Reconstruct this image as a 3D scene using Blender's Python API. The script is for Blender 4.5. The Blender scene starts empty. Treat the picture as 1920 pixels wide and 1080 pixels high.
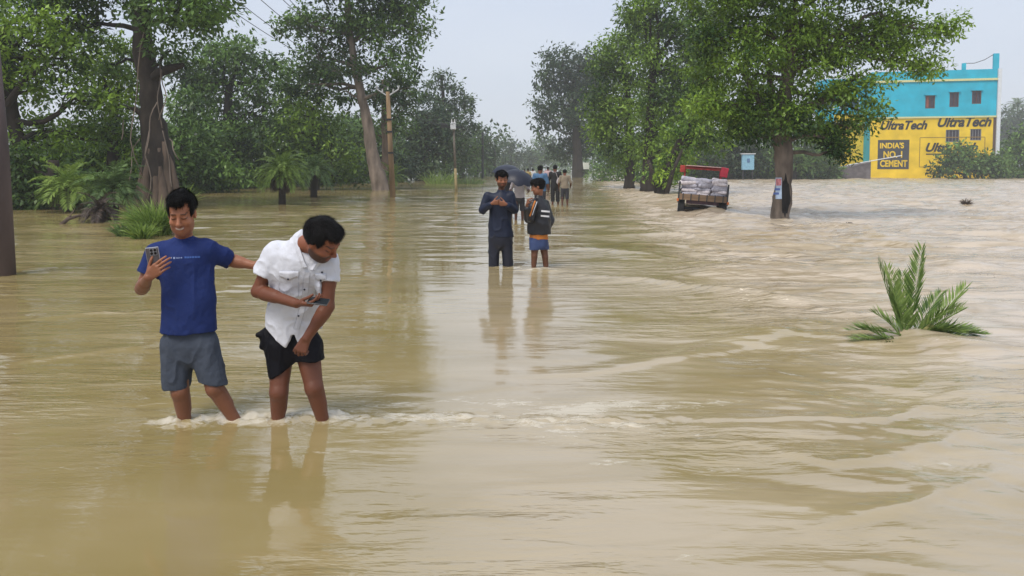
import bpy, bmesh, math, random
import numpy as np
from mathutils import Vector, Matrix
from mathutils.bvhtree import BVHTree
sc = bpy.context.scene
COL = sc.collection
R = math.radians
# ------------------------------------------------------------------ camera, world, sun, exposure
CAMH = 1.7; FPX = 1400.0; PITCH = R(3.0)
CY = 313 + FPX * math.tan(PITCH)
cam_d = bpy.data.cameras.new('camera'); cam = bpy.data.objects.new('camera', cam_d); COL.objects.link(cam)
cam.location = (0, 0, CAMH); cam.rotation_euler = (R(90) - PITCH, 0, 0)
cam_d.lens = FPX / 1920 * 36; cam_d.sensor_width = 36; cam_d.shift_y = -(540 - CY) / 1920
cam_d.clip_start = 0.1; cam_d.clip_end = 5000
sc.camera = cam
sc.view_settings.view_transform = 'Standard'; sc.view_settings.look = 'None'
sc.view_settings.exposure = 0.44; sc.view_settings.gamma = 1.0
world = bpy.data.worlds.new('World'); sc.world = world; world.use_nodes = True
wn = world.node_tree; wn.nodes.clear()
SUN_EL, SUN_AZ = R(58), R(215)
sky = wn.nodes.new('ShaderNodeTexSky'); sky.sky_type = 'NISHITA'; sky.sun_disc = False
sky.sun_elevation = SUN_EL; sky.sun_rotation = SUN_AZ; sky.dust_density = 3.0
bg1 = wn.nodes.new('ShaderNodeBackground'); bg1.inputs['Strength'].default_value = 0.08
wn.links.new(sky.outputs[0], bg1.inputs['Color'])
bg2 = wn.nodes.new('ShaderNodeBackground'); bg2.inputs['Strength'].default_value = 0.9
tc = wn.nodes.new('ShaderNodeTexCoord'); sx = wn.nodes.new('ShaderNodeSeparateXYZ')
wn.links.new(tc.outputs['Generated'], sx.inputs[0])
cr = wn.nodes.new('ShaderNodeValToRGB'); wn.links.new(sx.outputs['Z'], cr.inputs[0])
cr.color_ramp.elements[0].position = 0.0; cr.color_ramp.elements[0].color = (0.60, 0.64, 0.71, 1)
cr.color_ramp.elements[1].position = 0.9; cr.color_ramp.elements[1].color = (0.66, 0.72, 0.82, 1)
e = cr.color_ramp.elements.new(0.22); e.color = (0.56, 0.63, 0.77, 1)
ns = wn.nodes.new('ShaderNodeTexNoise'); ns.inputs['Scale'].default_value = 1.6; ns.inputs['Detail'].default_value = 4
mp = wn.nodes.new('ShaderNodeMapping'); mp.inputs['Scale'].default_value = (1, 1, 3)
wn.links.new(tc.outputs['Generated'], mp.inputs[0]); wn.links.new(mp.outputs[0], ns.inputs['Vector'])
mx = wn.nodes.new('ShaderNodeMixRGB'); mx.blend_type = 'MIX'; mx.inputs[2].default_value = (0.72, 0.76, 0.82, 1)
mr = wn.nodes.new('ShaderNodeMapRange'); mr.inputs[1].default_value = 0.45; mr.inputs[2].default_value = 0.8
mr.inputs[3].default_value = 0; mr.inputs[4].default_value = 0.5
wn.links.new(ns.outputs[0], mr.inputs[0]); wn.links.new(mr.outputs[0], mx.inputs[0])
wn.links.new(cr.outputs[0], mx.inputs[1]); wn.links.new(mx.outputs[0], bg2.inputs['Color'])
ms = wn.nodes.new('ShaderNodeMixShader'); ms.inputs[0].default_value = 0.86
wo = wn.nodes.new('ShaderNodeOutputWorld')
wn.links.new(bg1.outputs[0], ms.inputs[1]); wn.links.new(bg2.outputs[0], ms.inputs[2]); wn.links.new(ms.outputs[0], wo.inputs[0])
sun_d = bpy.data.lights.new('sun', 'SUN'); sun_d.energy = 2.1; sun_d.angle = R(28); sun_d.color = (1.0, 0.93, 0.83)
sun = bpy.data.objects.new('sun', sun_d); COL.objects.link(sun)
_sd = Vector((math.sin(SUN_AZ) * math.cos(SUN_EL), math.cos(SUN_AZ) * math.cos(SUN_EL), math.sin(SUN_EL)))
sun.rotation_euler = _sd.to_track_quat('Z', 'Y').to_euler()
sc.cycles.max_bounces = 6; sc.cycles.diffuse_bounces = 2; sc.cycles.glossy_bounces = 3
sc.cycles.transmission_bounces = 3; sc.cycles.transparent_max_bounces = 6; sc.cycles.volume_bounces = 2
sc.cycles.use_denoising = True

# ------------------------------------------------------------------ helpers
def W(px, py, D):
    """world point seen at photo pixel px,py at forward distance D"""
    xc = (px - 960) / FPX; yc = -(py - CY) / FPX
    d = Vector((xc, math.cos(PITCH) + yc * math.sin(PITCH), -math.sin(PITCH) + yc * math.cos(PITCH)))
    d *= D / d.y
    return Vector((d.x, D, CAMH + d.z))
def DW(py): return CAMH * FPX / (py - 313.0)          # distance of the flood surface seen at photo row py

def tag(o, label=None, cat=None, group=None, kind=None):
    if label: o['label'] = label
    if cat: o['category'] = cat
    if group: o['group'] = group
    if kind: o['kind'] = kind
    return o
def empty(name, loc, label=None, cat=None, group=None, rz=0):
    o = bpy.data.objects.new(name, None); COL.objects.link(o); o.location = loc; o.rotation_euler = (0, 0, rz)
    o.empty_display_size = 0.2
    return tag(o, label, cat, group)
def link(name, me, mat=None, parent=None, smooth=False):
    if mat is not None and len(me.materials) == 0: me.materials.append(mat)
    if smooth: me.polygons.foreach_set('use_smooth', [True] * len(me.polygons))
    o = bpy.data.objects.new(name, me); COL.objects.link(o)
    if parent: o.parent = parent
    return o
def copy_tree(o, parent=None):
    c = o.copy(); COL.objects.link(c)
    if parent: c.parent = parent
    for ch in o.children: copy_tree(ch, c)
    return c
def np_mesh(name, V, F4=None, F3=None, attrs=None):
    """fast mesh from numpy verts and quads / tris"""
    me = bpy.data.meshes.new(name)
    V = np.asarray(V, np.float32)
    parts = []
    if F4 is not None and len(F4): parts.append(np.asarray(F4, np.int32))
    if F3 is not None and len(F3): parts.append(np.asarray(F3, np.int32))
    nl = sum(p.size for p in parts); nf = sum(len(p) for p in parts)
    me.vertices.add(len(V)); me.vertices.foreach_set('co', V.ravel())
    me.loops.add(nl); me.polygons.add(nf)
    me.loops.foreach_set('vertex_index', np.concatenate([p.ravel() for p in parts]))
    tot = np.concatenate([np.full(len(p), p.shape[1], np.int32) for p in parts])
    st = np.concatenate([[0], np.cumsum(tot)[:-1]]).astype(np.int32)
    me.polygons.foreach_set('loop_start', st); me.polygons.foreach_set('loop_total', tot)
    if attrs:
        for k, a in attrs.items():
            a = np.asarray(a, np.float32)
            if a.ndim == 1:
                me.attributes.new(k, 'FLOAT', 'POINT').data.foreach_set('value', a)
            else:
                b = np.ones((len(a), 4), np.float32); b[:, :3] = a[:, :3]
                me.attributes.new(k, 'FLOAT_COLOR', 'POINT').data.foreach_set('color', b.ravel())
    me.update(calc_edges=True)
    return me
# noise
def _h(ix, iy, iz, seed):
    n = (ix.astype(np.int64) * 374761393 + iy.astype(np.int64) * 668265263 + iz * 2147483647 + seed * 1274126177) & 0xffffffff
    n = ((n ^ (n >> 13)) * 1274126177) & 0xffffffff
    n = (n ^ (n >> 16)) & 0xffff
    return n.astype(np.float32) / 65535.0
def n2(x, y, seed=0):
    x = np.asarray(x, np.float64); y = np.asarray(y, np.float64)
    ix = np.floor(x); iy = np.floor(y); fx = x - ix; fy = y - iy
    fx = fx * fx * fx * (fx * (fx * 6 - 15) + 10); fy = fy * fy * fy * (fy * (fy * 6 - 15) + 10)
    z = 0
    a = _h(ix, iy, z, seed); b = _h(ix + 1, iy, z, seed); c = _h(ix, iy + 1, z, seed); d = _h(ix + 1, iy + 1, z, seed)
    return (a + (b - a) * fx) * (1 - fy) + (c + (d - c) * fx) * fy - 0.5
def fbm2(x, y, seed=0, o=4, g=0.5):
    t = 0; a = 1.0
    for i in range(o):
        t = t + a * n2(x * 2 ** i + 17.3 * i, y * 2 ** i - 9.1 * i, seed + i); a *= g
    return t
def n3(P, seed=0):
    P = np.asarray(P, np.float64); i = np.floor(P); f = P - i; f = f * f * (3 - 2 * f)
    r = 0
    for dx in (0, 1):
        for dy in (0, 1):
            for dz in (0, 1):
                w = (f[:, 0] if dx else 1 - f[:, 0]) * (f[:, 1] if dy else 1 - f[:, 1]) * (f[:, 2] if dz else 1 - f[:, 2])
                r = r + w * _h(i[:, 0] + dx, i[:, 1] + dy, (i[:, 2] + dz).astype(np.int64), seed)
    return r - 0.5
def sst(a, b, x):
    t = np.clip((x - a) / (b - a), 0, 1); return t * t * (3 - 2 * t)

# ------------------------------------------------------------------ materials
def nmat(name):
    m = bpy.data.materials.new(name); m.use_nodes = True
    return m, m.node_tree, m.node_tree.nodes, m.node_tree.links, m.node_tree.nodes['Principled BSDF']
def mat(name, c, rough=0.6, var=0.15, scale=6.0, bump=0.0, bscale=None, stretch=(1, 1, 1), metal=0.0, c2=None, spec=0.4, detail=5, bdist=0.02):
    m, nt, N, L, b = nmat(name)
    b.inputs['Roughness'].default_value = rough; b.inputs['Metallic'].default_value = metal
    b.inputs['Specular IOR Level'].default_value = spec
    t = N.new('ShaderNodeTexCoord'); mpn = N.new('ShaderNodeMapping'); mpn.inputs['Scale'].default_value = stretch
    L.new(t.outputs['Object'], mpn.inputs[0])
    n = N.new('ShaderNodeTexNoise'); n.inputs['Scale'].default_value = scale; n.inputs['Detail'].default_value = detail
    L.new(mpn.outputs[0], n.inputs['Vector'])
    r = N.new('ShaderNodeValToRGB'); L.new(n.outputs[0], r.inputs[0])
    c2 = c2 or tuple(min(1, x * (1 + var)) for x in c)
    c1 = tuple(x * (1 - var) for x in c) if c2 is None or var else c
    r.color_ramp.elements[0].position = 0.3; r.color_ramp.elements[0].color = (*c1, 1)
    r.color_ramp.elements[1].position = 0.7; r.color_ramp.elements[1].color = (*c2, 1)
    L.new(r.outputs[0], b.inputs['Base Color'])
    if bump:
        n2_ = N.new('ShaderNodeTexNoise'); n2_.inputs['Scale'].default_value = bscale or scale * 4; n2_.inputs['Detail'].default_value = 4
        L.new(mpn.outputs[0], n2_.inputs['Vector'])
        bp = N.new('ShaderNodeBump'); bp.inputs['Strength'].default_value = bump; bp.inputs['Distance'].default_value = bdist
        L.new(n2_.outputs[0], bp.inputs['Height']); L.new(bp.outputs[0], b.inputs['Normal'])
    return m
def leafmat(name, dark, light, trans=0.2, rough=0.45):
    m, nt, N, L, b = nmat(name)
    a = N.new('ShaderNodeAttribute'); a.attribute_name = 'tint'
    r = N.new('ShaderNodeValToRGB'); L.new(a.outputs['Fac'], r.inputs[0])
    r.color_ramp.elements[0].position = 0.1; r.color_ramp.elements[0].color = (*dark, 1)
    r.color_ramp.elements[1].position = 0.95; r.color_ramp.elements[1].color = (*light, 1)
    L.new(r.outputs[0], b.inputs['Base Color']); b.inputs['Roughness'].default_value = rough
    b.inputs['Specular IOR Level'].default_value = 0.3
    tr = N.new('ShaderNodeBsdfTranslucent'); L.new(r.outputs[0], tr.inputs['Color'])
    mxs = N.new('ShaderNodeMixShader'); mxs.inputs[0].default_value = trans
    L.new(b.outputs[0], mxs.inputs[1]); L.new(tr.outputs[0], mxs.inputs[2])
    L.new(mxs.outputs[0], N['Material Output'].inputs['Surface'])
    return m
def vcmat(name, rough=0.5, spec=0.35, bump=0.0, bscale=60, sss=0.0):
    m, nt, N, L, b = nmat(name)
    a = N.new('ShaderNodeAttribute'); a.attribute_name = 'col'; L.new(a.outputs['Color'], b.inputs['Base Color'])
    b.inputs['Roughness'].default_value = rough; b.inputs['Specular IOR Level'].default_value = spec
    if bump:
        t = N.new('ShaderNodeTexCoord'); n = N.new('ShaderNodeTexNoise'); n.inputs['Scale'].default_value = bscale
        L.new(t.outputs['Object'], n.inputs['Vector'])
        bp = N.new('ShaderNodeBump'); bp.inputs['Strength'].default_value = bump; bp.inputs['Distance'].default_value = 0.01
        L.new(n.outputs[0], bp.inputs['Height']); L.new(bp.outputs[0], b.inputs['Normal'])
    return m

# ------------------------------------------------------------------ mesh collectors
class MB:
    def __init__(s): s.v = []; s.f = []
    def box(s, c, size, rot=None):
        c = Vector(c); i = len(s.v)
        for x in (-.5, .5):
            for y in (-.5, .5):
                for z in (-.5, .5):
                    p = Vector((x * size[0], y * size[1], z * size[2]))
                    if rot is not None: p = rot @ p
                    s.v.append(tuple(c + p))
        s.f += [tuple(i + k for k in q) for q in ((0, 1, 3, 2), (4, 6, 7, 5), (0, 4, 5, 1), (2, 3, 7, 6), (0, 2, 6, 4), (1, 5, 7, 3))]
        return s
    def tube(s, pts, rad, n=8, cap=True, flat=None):
        pts = [Vector(p) for p in pts]
        if not hasattr(rad, '__len__'): rad = [rad] * len(pts)
        up = None; i0 = len(s.v)
        for k, p in enumerate(pts):
            d = (pts[min(k + 1, len(pts) - 1)] - pts[max(k - 1, 0)]).normalized()
            if up is None:
                up = Vector((0, 0, 1)) if abs(d.z) < .9 else Vector((0, 1, 0))
            a = d.cross(up).normalized(); up = a.cross(d).normalized()
            for j in range(n):
                t = 2 * math.pi * j / n
                s.v.append(tuple(p + (a * math.cos(t) + up * math.sin(t)) * rad[k]))
        for k in range(len(pts) - 1):
            for j in range(n):
                s.f.append((i0 + k * n + j, i0 + k * n + (j + 1) % n, i0 + (k + 1) * n + (j + 1) % n, i0 + (k + 1) * n + j))
        if cap:
            s.f.append(tuple(i0 + j for j in range(n))[::-1]); e_ = i0 + (len(pts) - 1) * n
            s.f.append(tuple(e_ + j for j in range(n)))
        return s
    def poly(s, pts):
        i = len(s.v); s.v += [tuple(p) for p in pts]; s.f.append(tuple(range(i, i + len(pts)))); return s
    def build(s, name, m, parent=None, smooth=False, bevel=0, org=None):
        me = bpy.data.meshes.new(name)
        v = s.v if org is None else [(a - org[0], b - org[1], c - org[2]) for a, b, c in s.v]
        me.from_pydata(v, [], s.f)
        if bevel:
            bm = bmesh.new(); bm.from_mesh(me)
            bmesh.ops.bevel(bm, geom=bm.edges[:], offset=bevel, segments=2, affect='EDGES', profile=0.6)
            bm.to_mesh(me); bm.free()
        return link(name, me, m, parent, smooth)
# ------------------------------------------------------------------ flood water and ground
def fold(X, Y, x0, y0, x1, y1, w):
    """distance falloff to a segment on the ground"""
    dx, dy = x1 - x0, y1 - y0; L2 = dx * dx + dy * dy
    t = np.clip(((X - x0) * dx + (Y - y0) * dy) / L2, 0, 1)
    d = np.hypot(X - x0 - t * dx, Y - y0 - t * dy)
    return np.exp(-(d / w) ** 2), t
def gp(px, py):
    p = W(px, py, DW(py)); return p.x, p.y
def water_fields(X, Y):
    r = np.hypot(X, Y)
    right = sst(0.3, 3.2, X - 0.10 * Y)                       # fast water to the right of the road centre
    near = sst(5.6, 4.2, Y) * sst(1.5, .3, X)                                   # calm water downstream of the foam line
    turb = np.clip(right * (1 - near * 0.7) + 0.10, 0, 1)
    # low swell, crests lying across the picture
    wob = fbm2(X * 0.25, Y * 0.25, 5, 3) * 1.6
    H = 0.080 * turb * fbm2(X * 0.33 + wob, Y * 0.75 + wob + .25 * X, 11, 3) * np.clip(Y / 8, 0.5, 2.2)
    calm = 1 - .8 * near
    H += 0.030 * (0.30 + turb) * calm * fbm2(X * 0.8 + wob, Y * 2.4 + .5 * X * right, 21, 3) * np.clip(Y / 9, .7, 2.5)
    rdg = 1 - 2.4 * np.abs(fbm2(X * 1.5 + wob, Y * 4.6 + 1.2 * X * right + wob, 33, 3)); H += 0.016 * turb * calm * rdg * np.clip(Y / 9, .7, 2.2)
    H += 0.009 * (0.30 + 1.6 * turb) * calm * fbm2(X * 2.0, Y * 6.0 + wob, 31, 3)
    far = sst(10, 40, Y)
    H += 0.11 * far * turb * fbm2(X * 0.35, Y * 0.9, 41, 4)
    # standing waves beyond the road shoulder on the right
    for (a, b, c, d, w, h) in ((1120, 520, 1560, 585, .30, .05), (1150, 690, 1560, 600, .22, .05), (1560, 600, 1920, 680, .3, .05),
                               (1100, 640, 1500, 655, .45, -.05), (1250, 830, 1600, 800, .16, .03), (1230, 880, 1560, 900, .2, -.03),
                               (1080, 470, 1300, 492, .5, .05), (1100, 440, 1250, 455, .8, -.05), (1090, 345, 1340, 412, 1.1, .10), (1180, 360, 1440, 420, 1.2, .06), (1700, 505, 1920, 505, .3, .10)):
        x0, y0 = gp(a, b); x1, y1 = gp(c, d)
        k, t = fold(X, Y, x0, y0, x1, y1, w)
        H += 1.25 * h * k * (0.7 + 0.6 * n2(X * 1.3, Y * 1.3, 3)) * sst(0, .40, t) * sst(1, .65, t)
    # long curling crests
    for pl, w, h in (([(950, 708), (1100, 706), (1250, 680), (1400, 650), (1560, 602)], .10, .020), ([(1040, 512), (1200, 528), (1350, 556), (1500, 574), (1640, 602)], .16, .050),
                     ([(1180, 792), (1450, 798), (1650, 790), (1740, 768), (1860, 752)], .07, .018), ([(1060, 463), (1180, 478), (1320, 492)], .25, .055), ([(1420, 840), (1560, 880), (1700, 860), (1900, 790)], .08, .025),
                     ([(1500, 1010), (1700, 960), (1910, 880)], .07, .022), ([(1080, 350), (1200, 368), (1330, 405), (1420, 440)], .6, .10), ([(700, 745), (860, 742), (980, 728)], .08, .018), ([(60, 600), (250, 585), (420, 600)], .12, .02), ([(0, 690), (150, 670), (300, 650)], .10, .016)):
        best = np.full_like(X, 9e9); sg = np.zeros_like(X); tt = np.zeros_like(X); G = [gp(*p) for p in pl]; nseg = len(G) - 1
        for i in range(nseg):
            (xa, ya), (xb, yb) = G[i], G[i + 1]; dx, dy = xb - xa, yb - ya; L2 = dx * dx + dy * dy
            t = np.clip(((X - xa) * dx + (Y - ya) * dy) / L2, 0, 1); d = np.hypot(X - xa - t * dx, Y - ya - t * dy); m = d < best
            best = np.where(m, d, best); sg = np.where(m, np.sign((X - xa) * dy - (Y - ya) * dx), sg); tt = np.where(m, (i + t) / nseg, tt)
        s_ = best * sg / w + .5 * n2(X * 2, Y * 2, 37)
        H += h * np.sin(math.pi * tt) ** .7 * np.where(s_ > 0, np.exp(-s_ * s_ * 3.0), np.exp(-s_ * s_ * .35))
    # road edge: the flood drops off the shoulder far right of the group
    edge = 0.055 * Y + 1.6
    # foam line at the front men, water heaping up on the legs
    foam = np.zeros_like(X)
    yl = 4.93 - 0.05 * np.sin(X * 2.3 + .4) + 0.10 * n2(X * 2.4, X * 0, 7)
    dl = (Y - yl)
    band = sst(-2.55, -2.25, X) * sst(1.65, .6, X)
    bw = 0.12 + 0.30 * sst(-1.4, -.5, X)
    H += band * 0.014 * np.exp(-(dl / 0.12) ** 2) * (0.8 + 2.4 * fbm2(X * 9, Y * 16, 51, 4))
    foam += band * np.exp(-((dl - 0.10) / bw) ** 2) * (0.50 + 1.5 * fbm2(X * 2.6, Y * 7, 61, 4))
    for (px, py) in ((347, 795), (440, 788), (521, 795), (606, 788)):
        x0, y0 = gp(px, py)
        d = np.hypot((X - x0) / 1.4, Y - y0)
        H += 0.018 * np.exp(-((d - .07) / .035) ** 2) * (.8 + 1.6 * fbm2(X * 22, Y * 26, 71, 3))
        foam += 0.55 * np.exp(-((d - .09) / .08) ** 2) * (0.9 + 1.5 * fbm2(X * 9, Y * 9, 72, 3))
    for (px, py) in ((923, 498), (952, 502), (998, 506), (1023, 508)):
        x0, y0 = gp(px, py); d = np.hypot((X - x0) / 1.6, Y - y0)
        H += 0.03 * np.exp(-((d - .10) / .08) ** 2)
        foam += 0.5 * np.exp(-((d - .12) / .1) ** 2)
    for (px, py, w) in ((1465, 413, .8), (1310, 400, .9), (737, 372, .3), (856, 360, .3), (530, 385, .4)):
        x0, y0 = gp(px, py); d = np.hypot((X - x0) / 1.5, Y - y0)
        H += 0.05 * np.exp(-((d - w) / .4) ** 2)
        foam += 0.25 * np.exp(-((d - w) / .4) ** 2) * (.6 + fbm2(X * 3, Y * 3, 73, 3))
    # heap against the palm fronds
    x0, y0 = gp(1700, 640); d = np.hypot((X - x0) / 1.0, (Y - y0) / .55)
    H += 0.012 * np.exp(-(d / .4) ** 2)
    x0, y0 = gp(1760, 655)
    k, t = fold(X, Y, x0, y0, x0 + 1.6, y0 - .55, .10); foam += .5 * k * (.7 + fbm2(X * 4, Y * 9, 75, 3)); H += .03 * k
    # scattered foam streaks
    st = fbm2(X * 0.8 + wob, Y * 4.5, 81, 4)
    foam += turb * sst(.32, .62, st) * 0.55 * sst(70, 20, r)
    st2 = fbm2(X * 1.6, Y * 9 + wob * .6, 85, 4)
    foam += sst(.34, .6, st2) * 0.6 * sst(8, 3, r)
    # second streak between y 740 and 790 to the right
    x0, y0 = gp(1080, 770); x1, y1 = gp(1600, 748)
    k, t = fold(X, Y, x0, y0, x1, y1, .13); foam += .55 * k * (.6 + 1.4 * fbm2(X * 2.5, Y * 9, 87, 4))
    x0, y0 = gp(1850, 515); d = np.hypot((X - x0) / 1.6, (Y - y0) / .5); foam += .35 * np.exp(-d ** 2)
    # opaque silt: how matt and pale the surface is, plus some painted sky sheen
    silt_sheen = np.clip(0.95 * right * sst(5.2, 8.5, Y + 0.25 * X) + 0.45 * right * fbm2(X * .5 + wob, Y * 1.1, 91, 3), 0, 1)
    silt_sheen = np.clip(silt_sheen + 0.45 * sst(12, 30, Y) * right, 0, 1)
    silt_sheen = np.maximum(silt_sheen, .38 * sst(-.9, .5, X + .05 * Y) * sst(16, 9, Y))  # floor on the near right: warm sky reflection painted into the water colour
    H *= sst(0.0, 1.0, Y) * 1.0
    for (a, b, c, d, w, m) in ((1150, 600, 1490, 622, .60, .9), (1250, 858, 1560, 868, .30, .8), (1180, 478, 1290, 494, .55, .7), (1000, 440, 1200, 470, .8, .4), (1600, 1000, 1900, 960, .25, .5)):
        x0, y0 = gp(a, b); x1, y1 = gp(c, d); k, t = fold(X, Y, x0, y0, x1, y1, w)
        silt_sheen = silt_sheen * (1 - m * k * np.clip(.8 + 1.2 * fbm2(X * 1.2, Y * 3, 95, 3), 0, 1.1))
    cs = np.exp(-((X + .085 * Y) / (.125 * Y + .1)) ** 4) * sst(22, 12, Y) * sst(4.4, 5.6, Y)
    rip = 1 - .90 * cs; H = H * (1 - .65 * cs)
    rip = rip * (1 - .62 * sst(5.0, 4.3, Y) * sst(1.2, .3, X) * sst(3.1, 3.9, Y)) * (.32 + 1.5 * sst(-.22, .28, fbm2(X * .45 + 7, Y * .9, 97, 3)))
    return H, np.clip(foam, 0, 1.2), np.clip(silt_sheen, 0, 1), rip
rows = 1150; cols = 900
Dr = 1.35 * (490 / 1.35) ** (np.arange(rows) / (rows - 1))
ta = np.linspace(-1.0, 1.0, cols)
Yg = np.repeat(Dr[:, None], cols, 1); Xg = Yg * ta[None, :]
Xg = Xg + 0.0
Hg, Fg, Sg, Rg = water_fields(Xg, Yg)
Vw = np.stack([Xg.ravel(), Yg.ravel(), Hg.ravel()], 1)
idx = np.arange(rows * cols).reshape(rows, cols)
Fq = np.stack([idx[:-1, :-1].ravel(), idx[:-1, 1:].ravel(), idx[1:, 1:].ravel(), idx[1:, :-1].ravel()], 1)
me = np_mesh('water', Vw, F4=Fq, attrs={'foam': Fg.ravel(), 'silt_sheen': Sg.ravel(), 'ripple': Rg.ravel()})
def water_material():
    m, nt, N, L, b = nmat('flood_water')
    g = N.new('ShaderNodeNewGeometry')
    def noise(scale, st, detail=4, rough=.55, dist=0.0):
        mpn = N.new('ShaderNodeMapping'); mpn.inputs['Scale'].default_value = st; L.new(g.outputs['Position'], mpn.inputs[0])
        n = N.new('ShaderNodeTexNoise'); n.inputs['Scale'].default_value = scale; n.inputs['Detail'].default_value = detail
        n.inputs['Roughness'].default_value = rough; n.inputs['Distortion'].default_value = dist
        L.new(mpn.outputs[0], n.inputs['Vector']); return n.outputs[0]
    def math_(op, a, b_=None, c=None):
        n = N.new('ShaderNodeMath'); n.operation = op
        for i, v in enumerate((a, b_, c)):
            if v is None: continue
            if isinstance(v, (int, float)): n.inputs[i].default_value = v
            else: L.new(v, n.inputs[i])
        return n.outputs[0]
    def rng(a, lo, hi, o0, o1):
        n = N.new('ShaderNodeMapRange'); n.interpolation_type = 'SMOOTHSTEP'; L.new(a, n.inputs[0])
        for i, v in enumerate((lo, hi, o0, o1)): n.inputs[i + 1].default_value = v
        return n.outputs[0]
    def mixc(f, c1, c2):
        n = N.new('ShaderNodeMixRGB')
        if isinstance(f, (int, float)): n.inputs[0].default_value = f
        else: L.new(f, n.inputs[0])
        for i, c in ((1, c1), (2, c2)):
            if isinstance(c, tuple): n.inputs[i].default_value = (*c, 1)
            else: L.new(c, n.inputs[i])
        return n.outputs[0]
    fo = N.new('ShaderNodeAttribute'); fo.attribute_name = 'foam'; si = N.new('ShaderNodeAttribute'); si.attribute_name = 'silt_sheen'
    fo = fo.outputs['Fac']; si = si.outputs['Fac']; ri = N.new('ShaderNodeAttribute'); ri.attribute_name = 'ripple'; ri = ri.outputs['Fac']
    big = noise(.35, (1, 2.2, 1), 3)
    c = mixc(rng(big, .35, .65, 0, 1), (.270, .208, .084), (.325, .256, .122))
    silt_sheen_c = mixc(rng(noise(1.1, (.45, 2.0, 1), 6, .6, 1.2), .33, .60, 0, 1), (.36, .278, .170), (.52, .425, .315))
    c = mixc(si, c, silt_sheen_c)
    fn = noise(11, (.7, 1.8, 1), 7, .72, .8)
    fm = math_('ADD', fo, math_('MULTIPLY', math_('SUBTRACT', fn, .5), 3.4))
    fm = rng(fm, .42, 1.0, 0, 1)
    fm = math_('MULTIPLY', fm, rng(fo, .05, .3, 0, 1))
    c = mixc(math_('MULTIPLY', fm, .75), c, (.56, .50, .39))
    L.new(c, b.inputs['Base Color'])
    ro = math_('ADD', math_('MULTIPLY', si, .16), .05)
    ro = math_('ADD', ro, math_('MULTIPLY', fm, .22))
    L.new(ro, b.inputs['Roughness'])
    b.inputs['IOR'].default_value = 2.25
    # ripples
    r0 = noise(1.2, (.40, 1.9, 1), 3, .5, .5)
    r1 = noise(3.2, (.50, 2.2, 1), 4, .55, .4)
    r2 = noise(14, (.5, 1.6, 1), 3, .5, .3)
    r3 = noise(45, (.6, 1.4, 1), 2)
    hgt = math_('ADD', math_('ADD', math_('MULTIPLY', r0, .12), math_('MULTIPLY', r1, .062)), math_('MULTIPLY', r2, .012))
    hgt = math_('ADD', hgt, math_('MULTIPLY', r3, math_('MULTIPLY', fm, .006)))
    amp = math_('ADD', math_('MULTIPLY', si, .8), .30)
    patch = rng(noise(.5, (.6, 1.3, 1), 3), .40, .62, .25, 1.3)
    bp = N.new('ShaderNodeBump'); bp.inputs['Distance'].default_value = 1.0
    L.new(math_('MULTIPLY', math_('MULTIPLY', amp, patch), ri), bp.inputs['Strength']); L.new(hgt, bp.inputs['Height'])
    L.new(bp.outputs[0], b.inputs['Normal'])
    return m
water = link('water', me, water_material(), smooth=True); tag(water, kind='structure')
g = MB(); g.box((0, 200, -0.9), (1000, 600, .2))
tag(g.build('ground', mat('mud_ground', (.16, .12, .07), .9)), kind='structure')
# ------------------------------------------------------------------ trees
rng_ = np.random.default_rng(7)
def unit(a): return a / np.maximum(np.linalg.norm(a, axis=1, keepdims=True), 1e-9)
def leaf_geo(C, d, nrm, Ln, Wd):
    s = unit(np.cross(d, nrm)); Ln = Ln[:, None]; Wd = Wd[:, None]
    nn = np.cross(s, d)
    V = np.stack([C, C + d * Ln * .45 + s * Wd * .5 - nn * Wd * .12, C + d * Ln, C + d * Ln * .45 - s * Wd * .5 - nn * Wd * .12], 1)
    return V.reshape(-1, 3)
def foliage(clumps, cr, per, leaf, org, rs, droop=.35, tintbase=None, aspect=.45, flat=.75):
    n = len(clumps); k = per
    cidx = np.repeat(np.arange(n), k)
    off = unit(rs.normal(size=(n * k, 3))) * (rs.random((n * k, 1)) ** .45)
    off[:, 2] *= flat
    crr = (cr * (0.6 + 0.8 * rs.random(n)))[cidx][:, None]
    C = clumps[cidx] + off * crr
    d = unit(off * .8 + rs.normal(size=(n * k, 3)) * .55 + np.array([0, 0, -droop]))
    nr = unit(rs.normal(size=(n * k, 3)) * .6 + np.array([0, 0, 1.0]))
    Ln = leaf * (0.6 + .8 * rs.random(n * k)); Wd = Ln * aspect
    V = leaf_geo(C, d, nr, Ln, Wd) - np.array(org)
    ct = rs.random(n) if tintbase is None else tintbase
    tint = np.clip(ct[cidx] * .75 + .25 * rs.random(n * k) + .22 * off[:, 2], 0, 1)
    F = np.arange(n * k * 4).reshape(-1, 4)
    return V, F, np.repeat(tint, 4)
def blob_points(c, r, n, rs, shell=.55, hole=-.16):
    u = unit(rs.normal(size=(n * 3, 3))); rad = shell + (1 - shell) * rs.random((n * 3, 1)) ** .6
    rad = np.where(rs.random((n * 3, 1)) < .22, rs.random((n * 3, 1)), rad)
    P = u * rad
    # lumpy outline and holes
    q = n3(P * 2.1 + np.array(c) * .37, 5)
    P = P[q > hole][:n]
    lump = 1 + .30 * n3(P * 1.7 + np.array(c), 9)
    return np.array(c) + P * lump[:, None] * np.array(r)
def curve(a, b, n, rs, wig, sag=0.0):
    a = np.array(a, float); b = np.array(b, float); t = np.linspace(0, 1, n)[:, None]
    L = np.linalg.norm(b - a); P = a + (b - a) * t
    w = rs.normal(size=(3, 3)) * wig * L
    for i in range(3): P = P + w[i] * np.sin(t * math.pi * (i + 1)) / (i + 1)
    P[:, 2] += sag * L * np.sin(t[:, 0] * math.pi)
    return P
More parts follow.
